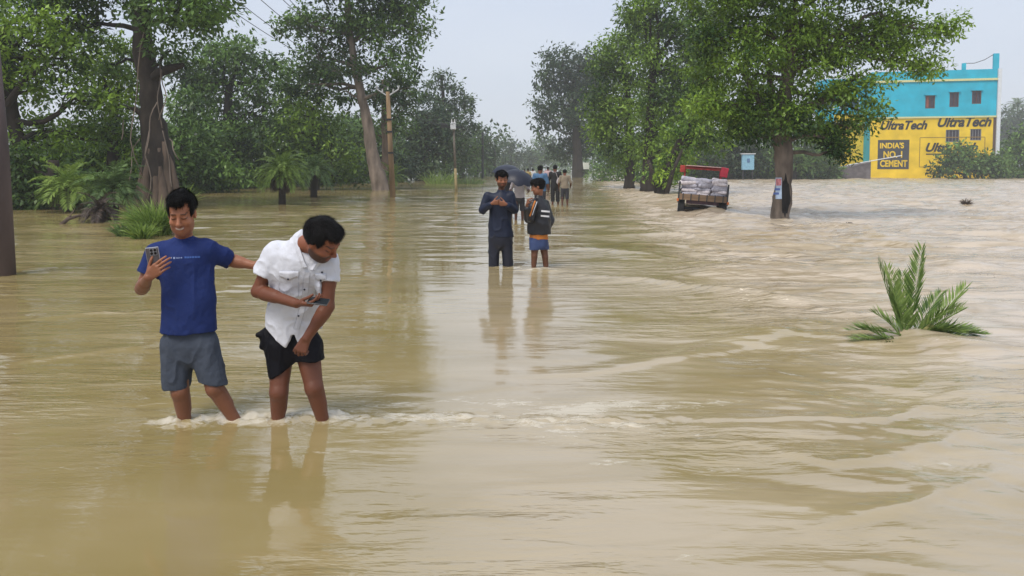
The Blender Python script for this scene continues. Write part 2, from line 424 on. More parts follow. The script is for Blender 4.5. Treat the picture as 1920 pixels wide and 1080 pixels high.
BARK = mat('bark_dark', (.030, .023, .019), .95, .5, 3, bump=1.0, bscale=9, stretch=(1, 1, .35))
BARKP = mat('bark_pale', (.17, .135, .11), .95, .45, 3, bump=1.0, bscale=10, stretch=(1, 1, .3))
BARKR = mat('bark_grey_brown', (.115, .092, .075), .95, .55, 4, bump=1.0, bscale=12, stretch=(1, 1, .25))
BARKM = mat('bark_brown', (.10, .072, .055), .95, .5, 3, bump=1.0, bscale=10, stretch=(1, 1, .3))
G_DARK = leafmat('leaf_dark', (.014, .040, .012), (.16, .28, .055))
G_MID = leafmat('leaf_mid', (.022, .062, .012), (.25, .40, .045))
G_LITE = leafmat('leaf_light', (.060, .14, .012), (.36, .52, .05))
G_HAZE = leafmat('leaf_hazed', (.022, .046, .022), (.085, .14, .050))  # distance haze mixed into the leaf colour of far trees
def tree(name, D, trunk, blobs, leafm, bark, label, cat='tree', group=None, leaf=.28, per=34, cr=.75, dens=1.0, seed=1,
         shell=.55, sub=.5, droop=.35, extra_limbs=(), nside=10, hole=-.16):
    """trunk: (px,py,ddepth,radius m); blobs: (px,py,rx px,ry px,ddepth[,depth radius m])"""
    rs = np.random.default_rng(seed)
    s = D / FPX
    T = [W(p[0], p[1], D + p[2]) for p in trunk]; TR = [p[3] for p in trunk]
    org = T[0].copy(); org.z = -0.1
    root = empty(name, org, label, cat, group)
    mb = MB()
    # resample the trunk with some waviness
    pts, rad = [], []
    for i in range(len(T) - 1):
        for k in range(4):
            t = k / 4; p = T[i].lerp(T[i + 1], t); rr = TR[i] * (1 - t) + TR[i + 1] * t
            pts.append(p + Vector(rs.normal(size=3)) * rr * .06); rad.append(rr * (1 + .05 * rs.normal()))
    pts.append(T[-1]); rad.append(TR[-1])
    pts.insert(0, T[0] + Vector((0, 0, -.6))); rad.insert(0, TR[0] * 1.35)
    mb.tube([p - org for p in pts], rad, n=nside * 2)
    TA = np.array([list(p) for p in pts])
    allc = []; tbo = []
    for b in blobs:
        c = np.array(W(b[0], b[1], D + b[4])); rx, rz = b[2] * s, b[3] * s
        ry = b[5] if len(b) > 5 else (rx + rz) * .5
        vol = rx * ry * rz
        n = max(8, int(dens * 7.5 * vol ** .72 / cr ** 2.1))
        P = blob_points(c, (rx, ry, rz), n, rs, shell, hole)
        P = P[P[:, 2] > .15]
        allc.append(P); tbo.append(np.full(len(P), rs.normal() * .16))
        # limb from the trunk
        cand = [k for k in range(len(TA)) if TA[k, 2] < c[2] - .15 * rz] or [len(TA) - 1]
        k = min(cand, key=lambda q: np.linalg.norm(TA[q] - c) + .02 * (len(TA) - q))
        r0 = min(rad[k] * .55, .05 + .035 * (rx + rz)); L = curve(TA[k], c, 8, rs, .07, .06)
        mb.tube([Vector(p) - org for p in L], list(np.linspace(r0, r0 * .35, 8)), n=nside)
        m = min(40, int(len(P) * sub * .3))
        for j in rs.choice(len(P), m, replace=False) if m else []:
            st = L[rs.integers(3, 8)]
            q = curve(st, P[j], 5, rs, .08, .04)
            mb.tube([Vector(p) - org for p in q], list(np.linspace(r0 * .28, .012 + r0 * .06, 5)), n=4, cap=False)
    for lm in extra_limbs:
        q = [W(p[0], p[1], D + p[2]) - org for p in lm]
        mb.tube(q, [p[3] for p in lm], n=nside)
    mb.build('trunk', bark, root, smooth=True)
    C = np.concatenate(allc)
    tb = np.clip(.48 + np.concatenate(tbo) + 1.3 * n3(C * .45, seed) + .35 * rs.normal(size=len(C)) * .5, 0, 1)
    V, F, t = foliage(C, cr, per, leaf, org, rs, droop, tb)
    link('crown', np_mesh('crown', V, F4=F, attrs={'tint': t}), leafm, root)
    return root
LEAFN = 0

# ---- palms
def frond_geo(base, az, el, L, droop, nl, ll, rs, wid=.02, vshape=.5, side_droop=.3, fw=0.0, lw=.045):
    """feather frond: returns verts, quads for rachis strip and leaflets"""
    P = []; p = np.array(base, float); d = np.array([math.cos(az) * math.cos(el), math.sin(az) * math.cos(el), math.sin(el)])
    n = 14
    pts = [p.copy()]; dirs = [d.copy()]
    for i in range(n):
        p = p + d * L / n; pts.append(p.copy())
        d = d + np.array([0, 0, -droop / n]); d /= np.linalg.norm(d); dirs.append(d.copy())
    V = []; F = []
    def quad(a, b, c, e):
        i = len(V); V.extend([a, b, c, e]); F.append((i, i + 1, i + 2, i + 3))
    for i in range(n):
        s = np.cross(dirs[i], [0, 0, 1.0]); s /= max(1e-6, np.linalg.norm(s)); w = wid * (1 - .8 * i / n)
        u = np.cross(s, dirs[i])
        quad(pts[i] - s * w, pts[i] + s * w, pts[i + 1] + s * w * .93, pts[i + 1] - s * w * .93)
        quad(pts[i] - u * w, pts[i] + u * w, pts[i + 1] + u * w * .93, pts[i + 1] - u * w * .93)
    for k in range(nl):
        t = .12 + .88 * (k + .5) / nl; f = t * n; i = min(n - 1, int(f)); q = pts[i] + (pts[i + 1] - pts[i]) * (f - i); dd = dirs[i]
        s = np.cross(dd, [0, 0, 1.0]); s /= max(1e-6, np.linalg.norm(s)); u = np.cross(s, dd)
        l0 = ll * (math.sin(math.pi * (.18 + .72 * t)) ** .7)
        for sd in (-1, 1):
            ld = dd * (.55 + fw + .5 * t) + s * sd * 1.0 + u * vshape + rs.normal(size=3) * .10
            ld /= np.linalg.norm(ld); l = l0 * (.85 + .3 * rs.random())
            wv = np.cross(ld, u + rs.normal(size=3) * .3); wv /= np.linalg.norm(wv); wv = wv * l * lw + wv * .004
            m = q + ld * l * .45; tip = q + ld * l + np.array([0, 0, -side_droop * l])
            quad(q, m + wv, tip, m - wv)
    return np.array(V), np.array(F)
def palm_mesh(fr, rs, org=(0, 0, 0)):
    VV, FF, T = [], [], []; k = 0
    for f in fr:
        v, q = frond_geo(rs=rs, **f); VV.append(v - np.array(org)); FF.append(q + k); k += len(v)
        T.append(np.clip(np.repeat(rs.random(len(v) // 4), 4) * .5 + rs.random() * .5, 0, 1))
    return np_mesh('fronds', np.concatenate(VV), F4=np.concatenate(FF), attrs={'tint': np.concatenate(T)})
# ------------------------------------------------------------------ the trees of the photograph
def XP(px, D): return W(px, 400, D).x
# big old trunk on the left, its crown above the frame
t = tree('rain_tree', 31, [(304, 385, 0, .78), (297, 300, 0, .62), (287, 235, 0, .50), (282, 165, 0, .42), (272, 100, 0, .40), (262, 30, 0, .36), (250, -60, 0, .30)],
     [(330, 20, 95, 50, -1.5), (400, -20, 80, 45, 0), (250, -60, 120, 60, 0), (120, -30, 120, 55, 1), (330, -130, 130, 70, 0), (150, 60, 60, 40, 2), (60, -110, 100, 60, 0),
      (395, 30, 52, 28, -1), (200, 120, 30, 30, 2), (320, 95, 38, 26, -1), (330, -260, 190, 80, 0), (500, -240, 110, 90, 0), (150, -300, 160, 100, 0), (380, -400, 200, 90, 0), (-30, -260, 120, 110, 0), (130, -450, 150, 70, 1)],
     G_DARK, BARK, 'old tree with thick dark trunk wrapped in hanging roots behind the smiling man', leaf=.24, per=40, cr=.62, dens=1.0, seed=3,
     extra_limbs=[[(284, 150, 0, .2), (300, 135, -.5, .2), (322, 128, -.8, .17), (343, 122, -1, .10)],
                  [(290, 240, 0, .14), (255, 205, .4, .11), (215, 195, .8, .06)]])
mb = MB(); rs = np.random.default_rng(5); o = t.location
for (a, b) in (((270, 60), (268, 330)), ((303, 130), (298, 225)), ((300, 120), (304, 240)), ((296, 190), (270, 300)), ((262, 260), (245, 370)), ((232, 225), (228, 262)), ((318, 260), (335, 300)), ((305, 245), (322, 350)), ((280, 245), (277, 372))):
    q = curve(W(a[0], a[1], 30.2), W(b[0], b[1], 30.0), 9, rs, .05)
    mb.tube([Vector(p) - o for p in q], .022, n=5)
mb.build('hanging_root', BARKP, t, smooth=True)
mb = MB()
for k in range(7):   # pale flared buttresses of the lower trunk
    a = -2.6 + k * .36
    c0 = W(302, 392, 31) + Vector((math.cos(a) * .95, math.sin(a) * .75, -.3)); c1 = W(294 + k * 1.2, 290 - 12 * (k % 3), 31) + Vector((math.cos(a) * .42, math.sin(a) * .42, 0))
    mb.tube([Vector(p) - o for p in curve(c0, c1, 7, rs, .02)], list(np.linspace(.24, .08, 7)), n=8)
mb.build('buttress', BARKM, t, smooth=True)
# leafy trees left of it
tree('shade_tree', 30, [(60, 400, 1, .35), (45, 300, 1, .30), (20, 200, 1, .26), (10, 60, 1, .2)],
     [(60, 60, 95, 60, 0), (130, 110, 70, 50, 0), (40, 160, 70, 45, 1), (160, 190, 65, 45, 0), (110, 250, 80, 38, 1.5), (60, 290, 60, 30, 1), (10, 100, 60, 60, 1), (210, 250, 45, 40, 2), (100, 0, 90, 40, 1), (-60, 120, 90, 120, 1)],
     G_MID, BARK, 'leafy green tree at the left edge behind the dark pole', leaf=.22, per=36, cr=.6, dens=1.0, seed=11,
     extra_limbs=[[(12, 200, 0, .16), (45, 150, 0, .12), (85, 125, 0, .08), (120, 118, 0, .04)]])
tree('shade_tree', 38, [(215, 395, 0, .3), (210, 300, 0, .25), (215, 200, 0, .2)],
     [(205, 130, 62, 50, 0), (225, 190, 55, 45, 0), (190, 250, 60, 40, 0), (240, 270, 50, 45, 1), (190, 320, 70, 30, 1), (235, 90, 45, 35, 0)],
     G_LITE, BARK, 'yellow green leafy tree just left of the thick dark trunk', leaf=.24, per=34, cr=.62, dens=1.0, seed=12)
tree('shade_tree', 30, [(110, 408, 0, .3), (105, 360, 0, .25), (100, 300, 0, .2)],
     [(60, 360, 55, 35, 0), (120, 345, 55, 35, 0), (40, 310, 50, 40, 0), (150, 375, 40, 22, 0), (20, 380, 40, 25, 0), (-60, 340, 60, 60, 0)],
     G_DARK, BARK, 'low dark bushy tree at the waterline right of the leaning pole', leaf=.22, per=34, cr=.55, dens=1.1, seed=13)
# dense mass between the big trunk and the small palm
TL = 'trees of the flooded left bank'
tree('shade_tree', 62, [(420, 352, 0, .5), (425, 260, 0, .4), (430, 160, 0, .3)],
     [(400, 115, 75, 45, 0), (460, 105, 70, 40, 0), (350, 150, 60, 45, 0), (510, 150, 60, 45, 0), (430, 175, 90, 40, 1), (380, 220, 60, 45, 0), (500, 225, 70, 45, 0), (440, 280, 70, 40, 0), (360, 300, 50, 40, 0)],
     G_DARK, BARK, 'broad dark tree filling the bank right of the thick old trunk', group=TL, leaf=.40, per=34, cr=1.05, dens=1.0, seed=21)
tree('shade_tree', 56, [(590, 352, 0, .4), (590, 280, 0, .3), (585, 200, 0, .2)],
     [(560, 195, 55, 40, 0), (600, 235, 55, 45, 0), (540, 250, 45, 40, 0), (620, 290, 60, 40, 0), (560, 300, 50, 35, 0), (640, 330, 50, 22, 0), (520, 330, 40, 22, 1)],
     G_MID, BARK, 'rounded green tree right above the small drooping palm', group=TL, leaf=.36, per=34, cr=.95, dens=1.0, seed=22)
tree('shade_tree', 48, [(340, 378, 2, .3), (340, 320, 2, .25), (345, 250, 2, .2)],
     [(345, 250, 42, 40, 0), (355, 310, 45, 32, 0), (400, 320, 50, 35, 1), (440, 335, 40, 25, 2), (350, 200, 38, 40, 1)],
     G_DARK, BARK, 'very dark low tree directly right of the old trunk base', group=TL, leaf=.34, per=34, cr=.85, dens=1.1, seed=23)
# tall tree with slender leaning trunk
tree('tall_tree', 54, [(714, 358, 0, .62), (700, 300, 0, .5), (688, 225, 0, .38), (670, 145, 0, .30), (655, 60, 0, .24), (650, -20, 0, .2)],
     [(690, 60, 70, 40, 0), (760, 25, 55, 38, 0), (620, 50, 60, 30, 0), (590, 110, 60, 40, 1), (650, 130, 55, 24, 0), (735, 120, 55, 36, 0), (700, -20, 110, 50, 0), (560, 40, 42, 40, 0), (740, 170, 36, 26, 0),
      (560, 160, 40, 22, 0), (640, 175, 30, 16, 0), (785, 60, 28, 30, 0), (650, -110, 130, 60, 0), (600, 150, 28, 40, 2)],
     G_DARK, BARKP, 'tall open tree with slender pale leaning trunk beside the wooden pole', leaf=.33, per=30, cr=.72, dens=.95, seed=31, shell=.5)
tree('tall_tree', 66, [(727, 346, 0, .55), (726, 280, 0, .5), (724, 200, 0, .42), (722, 150, 0, .3)],
     [(750, 215, 30, 40, 0), (720, 180, 36, 30, 0), (770, 160, 20, 25, 0), (700, 250, 32, 26, 1)],
     G_DARK, BARKM, 'straight brown trunk tree standing directly behind the wooden pole', leaf=.38, per=28, cr=.8, dens=.9, seed=32)
tree('shade_tree', 82, [(660, 343, 0, .4), (660, 280, 0, .3)],
     [(650, 250, 50, 35, 0), (680, 290, 50, 35, 0), (620, 240, 40, 30, 0), (640, 320, 60, 22, 0), (730, 310, 50, 28, 0), (700, 240, 40, 30, 2)],
     G_HAZE, BARK, 'dense dark tree behind the leaning pale trunk', group=TL, leaf=.5, per=32, cr=1.2, dens=1.0, seed=33)
tree('shade_tree', 92, [(800, 340, 0, .5), (800, 280, 0, .4), (800, 220, 0, .3)],
     [(790, 215, 45, 35, 0), (760, 260, 45, 38, 0), (820, 250, 45, 40, 0), (790, 300, 60, 32, 0), (850, 290, 35, 35, 0), (740, 310, 40, 25, 0)],
     G_HAZE, BARK, 'mid green hazy tree right of the wooden utility pole', group=TL, leaf=.55, per=32, cr=1.35, dens=1.0, seed=34)
tree('feathery_tree', 105, [(842, 338, 0, .4), (838, 260, 0, .3), (830, 170, 0, .22), (828, 140, 0, .12)],
     [(830, 140, 20, 9, 0), (812, 160, 22, 8, 0), (855, 165, 24, 9, 0), (800, 185, 30, 12, 0), (860, 190, 26, 10, 0), (878, 190, 14, 8, 0), (838, 205, 30, 12, 0), (870, 215, 20, 10, 0), (805, 215, 30, 14, 0), (840, 235, 40, 18, 0), (885, 240, 16, 14, 0)],
     G_HAZE, BARK, 'tall feathery tree with airy layered crown above the transformer pole', leaf=.5, per=22, cr=.85, dens=1.0, seed=35)
tree('shade_tree', 135, [(893, 330, 0, .4), (893, 280, 0, .3)],
     [(895, 262, 26, 22, 0), (880, 295, 28, 26, 0), (912, 275, 14, 30, 0), (905, 310, 22, 18, 0)],
     G_HAZE, BARK, 'hazy tree ending the left row before the open sky', group=TL, leaf=.75, per=28, cr=1.5, dens=1.0, seed=36)
# far trees closing the road
for i, (D, px, bl, lab) in enumerate((
     (215, 957, [(957, 278, 20, 20, 0), (950, 298, 20, 14, 0), (968, 298, 18, 14, 0)], 'small round hazy tree standing alone where the road vanishes'),
     (240, 1010, [(1005, 288, 24, 14, 0), (1030, 275, 24, 18, 0), (1020, 300, 34, 12, 0), (990, 297, 14, 10, 0)], 'bluish low tree left of the tall hazy tree'),
     (230, 925, [(922, 300, 16, 14, 0), (935, 305, 14, 10, 0)], 'lowest bluish tree left of the round one'))):
    tree('distant_tree', D, [(px, 324, 0, .5), (px, 300, 0, .4)], bl, G_HAZE, BARK, lab, group='hazy trees at the end of the road', leaf=1.2, per=26, cr=2.3, dens=1.0, seed=40 + i, nside=6)
# right side
tree('tall_tree', 120, [(1084, 333, 0, .9), (1082, 280, 0, .75), (1080, 220, 0, .6), (1078, 150, 0, .4)],
     [(1050, 115, 40, 25, 0), (1085, 120, 40, 30, 0), (1025, 150, 26, 24, 0), (1070, 165, 50, 32, 0), (1025, 195, 28, 18, 0), (1060, 215, 42, 28, 0), (1015, 225, 18, 12, 0), (1030, 245, 20, 12, 0), (1100, 200, 36, 50, 0), (1125, 130, 34, 40, 2), (1125, 250, 30, 50, 3), (1085, 262, 38, 30, 3), (1050, 285, 34, 22, 4), (1110, 150, 26, 40, 0)],
     G_HAZE, BARK, 'tall bluish hazy tree at the road edge left of the bright green trees', leaf=.62, per=30, cr=1.25, dens=.9, seed=51)
RT = 'bright green trees leaning over the right shoulder'
tree('shade_tree', 60, [(1180, 345, 0, .42), (1182, 310, 0, .38), (1180, 220, 0, .30), (1172, 130, 0, .2)],
     [(1160, 85, 40, 26, 0), (1205, 70, 40, 35, 0), (1150, 130, 40, 36, 0), (1200, 150, 45, 38, 0), (1135, 190, 34, 32, 0), (1180, 220, 50, 40, 0), (1135, 250, 36, 32, 0), (1170, 285, 42, 26, 0), (1125, 210, 24, 40, 0)],
     G_MID, BARK, 'bright leafy tree nearest the road with foliage hanging low', group=RT, leaf=.30, per=48, cr=.9, dens=1.5, seed=52)
tree('shade_tree', 52, [(1212, 352, 0, .45), (1214, 320, 0, .4), (1220, 220, 0, .32), (1225, 120, 0, .22)],
     [(1220, 30, 55, 30, 0), (1270, 60, 50, 40, 0), (1215, 110, 40, 30, 0), (1280, 130, 50, 40, 0), (1240, 190, 55, 40, 0), (1290, 220, 45, 42, 0), (1215, 255, 45, 38, 0), (1260, 285, 45, 30, 0), (1205, 0, 40, 24, 0), (1250, -30, 60, 30, 0), (1325, 20, 50, 40, 2), (1340, 95, 45, 40, 2), (1330, 155, 45, 34, 2), (1300, 180, 40, 36, 1)],
     G_MID, BARK, 'tallest bright green tree in the middle of the roadside cluster', group=RT, leaf=.28, per=48, cr=.85, dens=1.5, seed=53)
tree('shade_tree', 46, [(1240, 360, 0, .35), (1245, 330, 0, .3), (1262, 290, 0, .25), (1290, 240, 0, .2)],
     [(1300, 255, 45, 34, 0), (1330, 225, 40, 36, 0), (1265, 305, 36, 22, 0), (1240, 325, 26, 22, 0), (1325, 190, 36, 36, 0), (1340, 262, 36, 26, 0)],
     G_LITE, BARK, 'low yellow green tree leaning towards the sack cart', group=RT, leaf=.25, per=48, cr=.75, dens=1.4, seed=54,
     extra_limbs=[[(1232, 360, 0, .2), (1225, 330, 0, .18), (1215, 300, 0, .1)], [(1250, 362, -1, .16), (1262, 320, -1, .12), (1280, 280, -1, .08)]])
tree('roadside_tree', 24, [(1463, 416, 0, .31), (1467, 370, 0, .29), (1470, 320, 0, .27), (1467, 270, 0, .28), (1463, 235, 0, .29), (1470, 190, 0, .22), (1480, 120, 0, .18), (1485, 30, 0, .15)],
     [(1470, 60, 70, 50, 0), (1400, 30, 75, 45, 0), (1540, 40, 75, 45, 0), (1340, 70, 55, 40, 0), (1420, 110, 60, 42, -.5), (1520, 120, 60, 45, 0), (1600, 90, 60, 45, 0), (1660, 50, 60, 45, 0), (1720, 60, 50, 38, 0), (1770, 45, 34, 26, 0),
      (1690, 115, 45, 28, 0), (1745, 120, 30, 30, 0), (1440, 175, 50, 38, 0), (1425, 225, 50, 30, 0), (1505, 222, 50, 28, -.3), (1380, 215, 40, 30, .3), (1330, 200, 40, 34, .3), (1540, 185, 60, 36, 0), (1610, 165, 40, 30, 0), (1630, 215, 28, 28, 0), (1590, 240, 34, 30, 0), (1578, 285, 20, 20, 0), (1480, 225, 45, 25, -.5), (1530, 235, 36, 24, 0), (1400, 180, 40, 36, .5),
      (1500, -60, 180, 70, 0), (1350, -40, 90, 60, 0), (1650, -50, 110, 60, 0), (1340, 140, 42, 34, .5), (1360, 230, 30, 24, 1), (1390, 250, 28, 18, 1), (1560, 262, 16, 20, 0)],
     G_MID, BARKR, 'large spreading tree with hollow trunk and a poster standing in the flood', leaf=.145, per=86, cr=.48, dens=.95, seed=61, shell=.45, hole=-.07,
     extra_limbs=[[(1462, 262, 0, .17), (1440, 215, 0, .14), (1415, 175, 0, .11), (1385, 120, 0, .07)], [(1468, 255, 0, .18), (1500, 215, 0, .15), (1555, 180, 0, .12), (1610, 140, 0, .07)],
                  [(1462, 250, .1, .16), (1448, 190, .1, .12), (1440, 120, .1, .08)]])
# behind the field on the right
BG = 'bushy trees behind the flooded field'
for i, (D, px, bl, lab, gm) in enumerate((
    (100, 1370, [(1330, 285, 50, 26, 0), (1380, 270, 45, 30, 0), (1400, 300, 50, 22, 0), (1350, 305, 60, 20, 0), (1420, 240, 40, 40, 3)], 'dark bushes behind the sack cart', G_HAZE),
    (100, 1490, [(1440, 300, 36, 26, 0), (1500, 285, 40, 30, 0), (1520, 305, 36, 20, 0), (1460, 250, 40, 30, 2), (1530, 250, 30, 30, 2)], 'green bushes behind the hollow tree trunk', G_DARK),
    (105, 1810, [(1790, 298, 26, 28, 0), (1820, 310, 38, 24, 0), (1855, 308, 36, 24, 0), (1800, 290, 24, 18, 0), (1875, 318, 26, 14, 0), (1765, 322, 26, 12, 0)], 'low green bushes growing against the yellow wall', G_DARK),
    (110, 1905, [(1905, 290, 28, 30, 0), (1925, 260, 26, 30, 0), (1880, 318, 14, 10, 0), (1950, 290, 30, 40, 0)], 'dark green tree at the right edge beside the building', G_DARK),
    (220, 1885, [(1885, 225, 22, 26, 0), (1875, 270, 20, 40, 0), (1900, 260, 26, 40, 0), (1930, 240, 26, 50, 0)], 'bluish distant trees right of the building', G_HAZE))):
    tree('bushy_tree', D, [(px, 334, 0, .3), (px, 310, 0, .25)], bl, gm, BARK, lab, group=BG, leaf=.55 * D / 100, per=32, cr=1.15 * D / 100, dens=1.1, seed=70 + i, nside=6, sub=.2)
# undergrowth closing the gaps between the trunks, nobody could count it
rs = np.random.default_rng(99); C = []
def under(px0, px1, D0, D1, h, n):
    for k in range(n):
        t_ = rs.random(); px = px0 + (px1 - px0) * t_; D = D0 + (D1 - D0) * t_ + abs(rs.normal()) * 4
        C.append([XP(px, D), D, rs.random() ** 1.4 * h * D / 60 + .1])
under(10, 110, 30, 31, 2.6, 220); under(110, 330, 36, 46, 4.0, 500); under(330, 700, 50, 78, 5.0, 900); under(700, 900, 80, 110, 4.0, 260)
under(900, 1000, 200, 240, 2.6, 90); under(1000, 1110, 230, 140, 3, 110); under(1110, 1260, 92, 66, 3.4, 240); under(1250, 1570, 101, 101, 2.2, 900); under(1250, 1570, 101, 101, .6, 400); under(1870, 1960, 108, 108, 1.0, 160)
C = np.array(C)
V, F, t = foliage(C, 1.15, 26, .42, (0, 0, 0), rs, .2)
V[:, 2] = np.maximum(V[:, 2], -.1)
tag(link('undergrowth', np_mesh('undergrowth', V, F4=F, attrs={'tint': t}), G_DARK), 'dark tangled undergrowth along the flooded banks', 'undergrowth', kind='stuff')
# far wood behind everything
C = []
for k in range(900):
    px = rs.uniform(-700, 940); D = 125 + rs.random() * 30
    C.append([XP(px, D), D, rs.random() * 8.5])
for k in range(420):
    px = rs.uniform(1230, 2300); D = 190 + rs.random() * 30
    C.append([XP(px, D), D, rs.random() * 9])
for k in range(260):
    px = rs.uniform(890, 1240); D = 255 + rs.random() * 30
    C.append([XP(px, D), D, rs.random() * 7])
C = np.array(C)
V, F, t = foliage(C, 2.6, 30, 1.0, (0, 0, 0), rs, .2)
tag(link('far_wood', np_mesh('far_wood', V, F4=F, attrs={'tint': t}), G_HAZE), 'far hazy wood closing the view behind the flood', 'wood', kind='stuff')

# palms
P_G = leafmat('palm_leaf', (.045, .085, .035), (.17, .27, .08), .2)
P_L = leafmat('palm_leaf_light', (.09, .16, .03), (.30, .42, .09), .25)
P_D = leafmat('palm_leaf_dry', (.05, .035, .03), (.10, .075, .06), .1)
def palm(name, D, px, py, crown_py, n, L, ll, label, m=P_G, dead=16, trunk_r=.18, seed=1, cat='palm tree', droop=1.5, skirt=.8):
    rs = np.random.default_rng(seed)
    b = W(px, py, D); b.z = -.2; c = W(px, crown_py, D)
    root = empty(name, b, label, cat)
    mb = MB(); mb.tube([Vector((0, 0, -.3)), (c - b) * .5, c - b], [trunk_r * 1.2, trunk_r, trunk_r * .9], n=12)
    mb.build('trunk', BARK, root, smooth=True)
    fr = [dict(base=tuple(c), az=2 * math.pi * (k * .618), el=1.35 - 1.45 * (k / n), L=L * (.85 + .3 * rs.random()), droop=droop * (.8 + .5 * rs.random()), nl=30, ll=ll) for k in range(n)]
    link('fronds', palm_mesh(fr, rs, tuple(b)), m, root)
    if dead:
        fr = [dict(base=(c.x, c.y, c.z - .1 - .25 * rs.random()), az=2 * math.pi * rs.random(), el=.3 - .9 * rs.random(), L=L * skirt * (.6 + .4 * rs.random()), droop=2.3, nl=22, ll=ll * .7) for k in range(dead)]
        link('dry_fronds', palm_mesh(fr, rs, tuple(b)), P_D, root)
    return root
palm('date_palm', 33, 529, 386, 322, 40, 1.35, .32, 'small rounded palm with dark dead skirt standing in the left flood', seed=2, dead=44, trunk_r=.15, skirt=.62, m=P_L, droop=1.9)
palm('date_palm', 42, 588, 350, 320, 22, 1.6, .45, 'feathery dark palm drooping just right of the small rounded palm', seed=3, dead=0, m=P_G, droop=1.9)
palm('date_palm', 23, 187, 424, 395, 16, .75, .25, 'half drowned palm stump with dark drooping fronds near the left pole', seed=4, dead=26, trunk_r=.2, m=P_D, droop=2.2)
palm('date_palm', 27, 212, 402, 352, 30, 1.3, .40, 'grey green palm behind the drowned palm stump', seed=5, dead=0, m=P_G, droop=1.6)
palm('date_palm', 28, 128, 402, 352, 26, 1.25, .40, 'dull green palm under the leafy trees right of the leaning pole', seed=6, dead=0, m=P_L, droop=1.6)
palm('palmyra_palm', 112, 864, 338, 268, 26, 3.4, .9, 'brown skirted palm behind the transformer pole', seed=7, dead=60, trunk_r=.4, m=P_G, droop=1.5, skirt=1.5)
palm('coconut_palm', 230, 1908, 330, 200, 18, 4.0, 1.3, 'bluish distant palm above the trees right of the building', seed=8, dead=0, trunk_r=.25, droop=1.6)
palm('date_palm', 58, 735, 356, 335, 16, 1.6, .5, 'low green palm between the leaning trunk and the wooden pole', seed=9, dead=0, m=P_L, droop=1.2)
# grass clumps near the smiling man
def clump(name, D, px, w, h, n, label, seed=1, m=P_L):
    rs = np.random.default_rng(seed); c = W(px, 400, D); c.z = -.05
    V = []; F = []; T = []
    for k in range(n):
        a = rs.random() * 2 * math.pi; r_ = w * .35 * math.sqrt(rs.random()); b = np.array([r_ * math.cos(a), r_ * math.sin(a), 0])
        out = rs.normal(size=2) * .35 + b[:2] / w * 1.8; L = h * (.6 + .5 * rs.random()); d = np.array([out[0], out[1], 1.5]); d /= np.linalg.norm(d)
        s = np.cross(d, rs.normal(size=3)); s /= np.linalg.norm(s); wd = .012 + .008 * rs.random(); p = b; i0 = len(V)
        for j in range(5):
            ww = wd * (1 - (j / 4.3) ** 2); V += [p - s * ww, p + s * ww]; p = p + d * L / 4; d = d + np.array([out[0] * .25, out[1] * .25, -.22]); d /= np.linalg.norm(d)
        for j in range(4): F.append((i0 + 2 * j, i0 + 2 * j + 1, i0 + 2 * j + 3, i0 + 2 * j + 2))
        T += [rs.random()] * 10
    o_ = link(name, np_mesh(name, np.array(V), F4=np.array(F), attrs={'tint': np.array(T)}), m); o_.location = c
    return tag(o_, label, 'plant')
clump('grass_clump', 18.8, 293, .85, 1.0, 800, 'tall spiky bright green grass clump in the water behind the smiling man', 1)
clump('grass_clump', 17.6, 266, .45, .55, 220, 'small bright green tuft at the water left of the spiky clump', 2)
clump('grass_clump', 18.4, 235, .5, .5, 160, 'thin green tuft beside the drowned palm stump', 3, P_G)
clump('grass_clump', 34, 1811, .34, .36, 90, 'short brown grass tuft sticking out of the field water on the right', 4, P_D)
clump('weed_patch', 75, 825, 4.0, 1.6, 260, 'yellow green weeds on the bank left of the transformer pole', 5)
clump('weed_patch', 75, 880, 4.0, .9, 300, 'low green weeds on the bank right of the transformer pole', 6, P_G)
clump('grass_clump', 31, 345, .5, 1.2, 160, 'thin grass at the foot of the thick old trunk', 7)
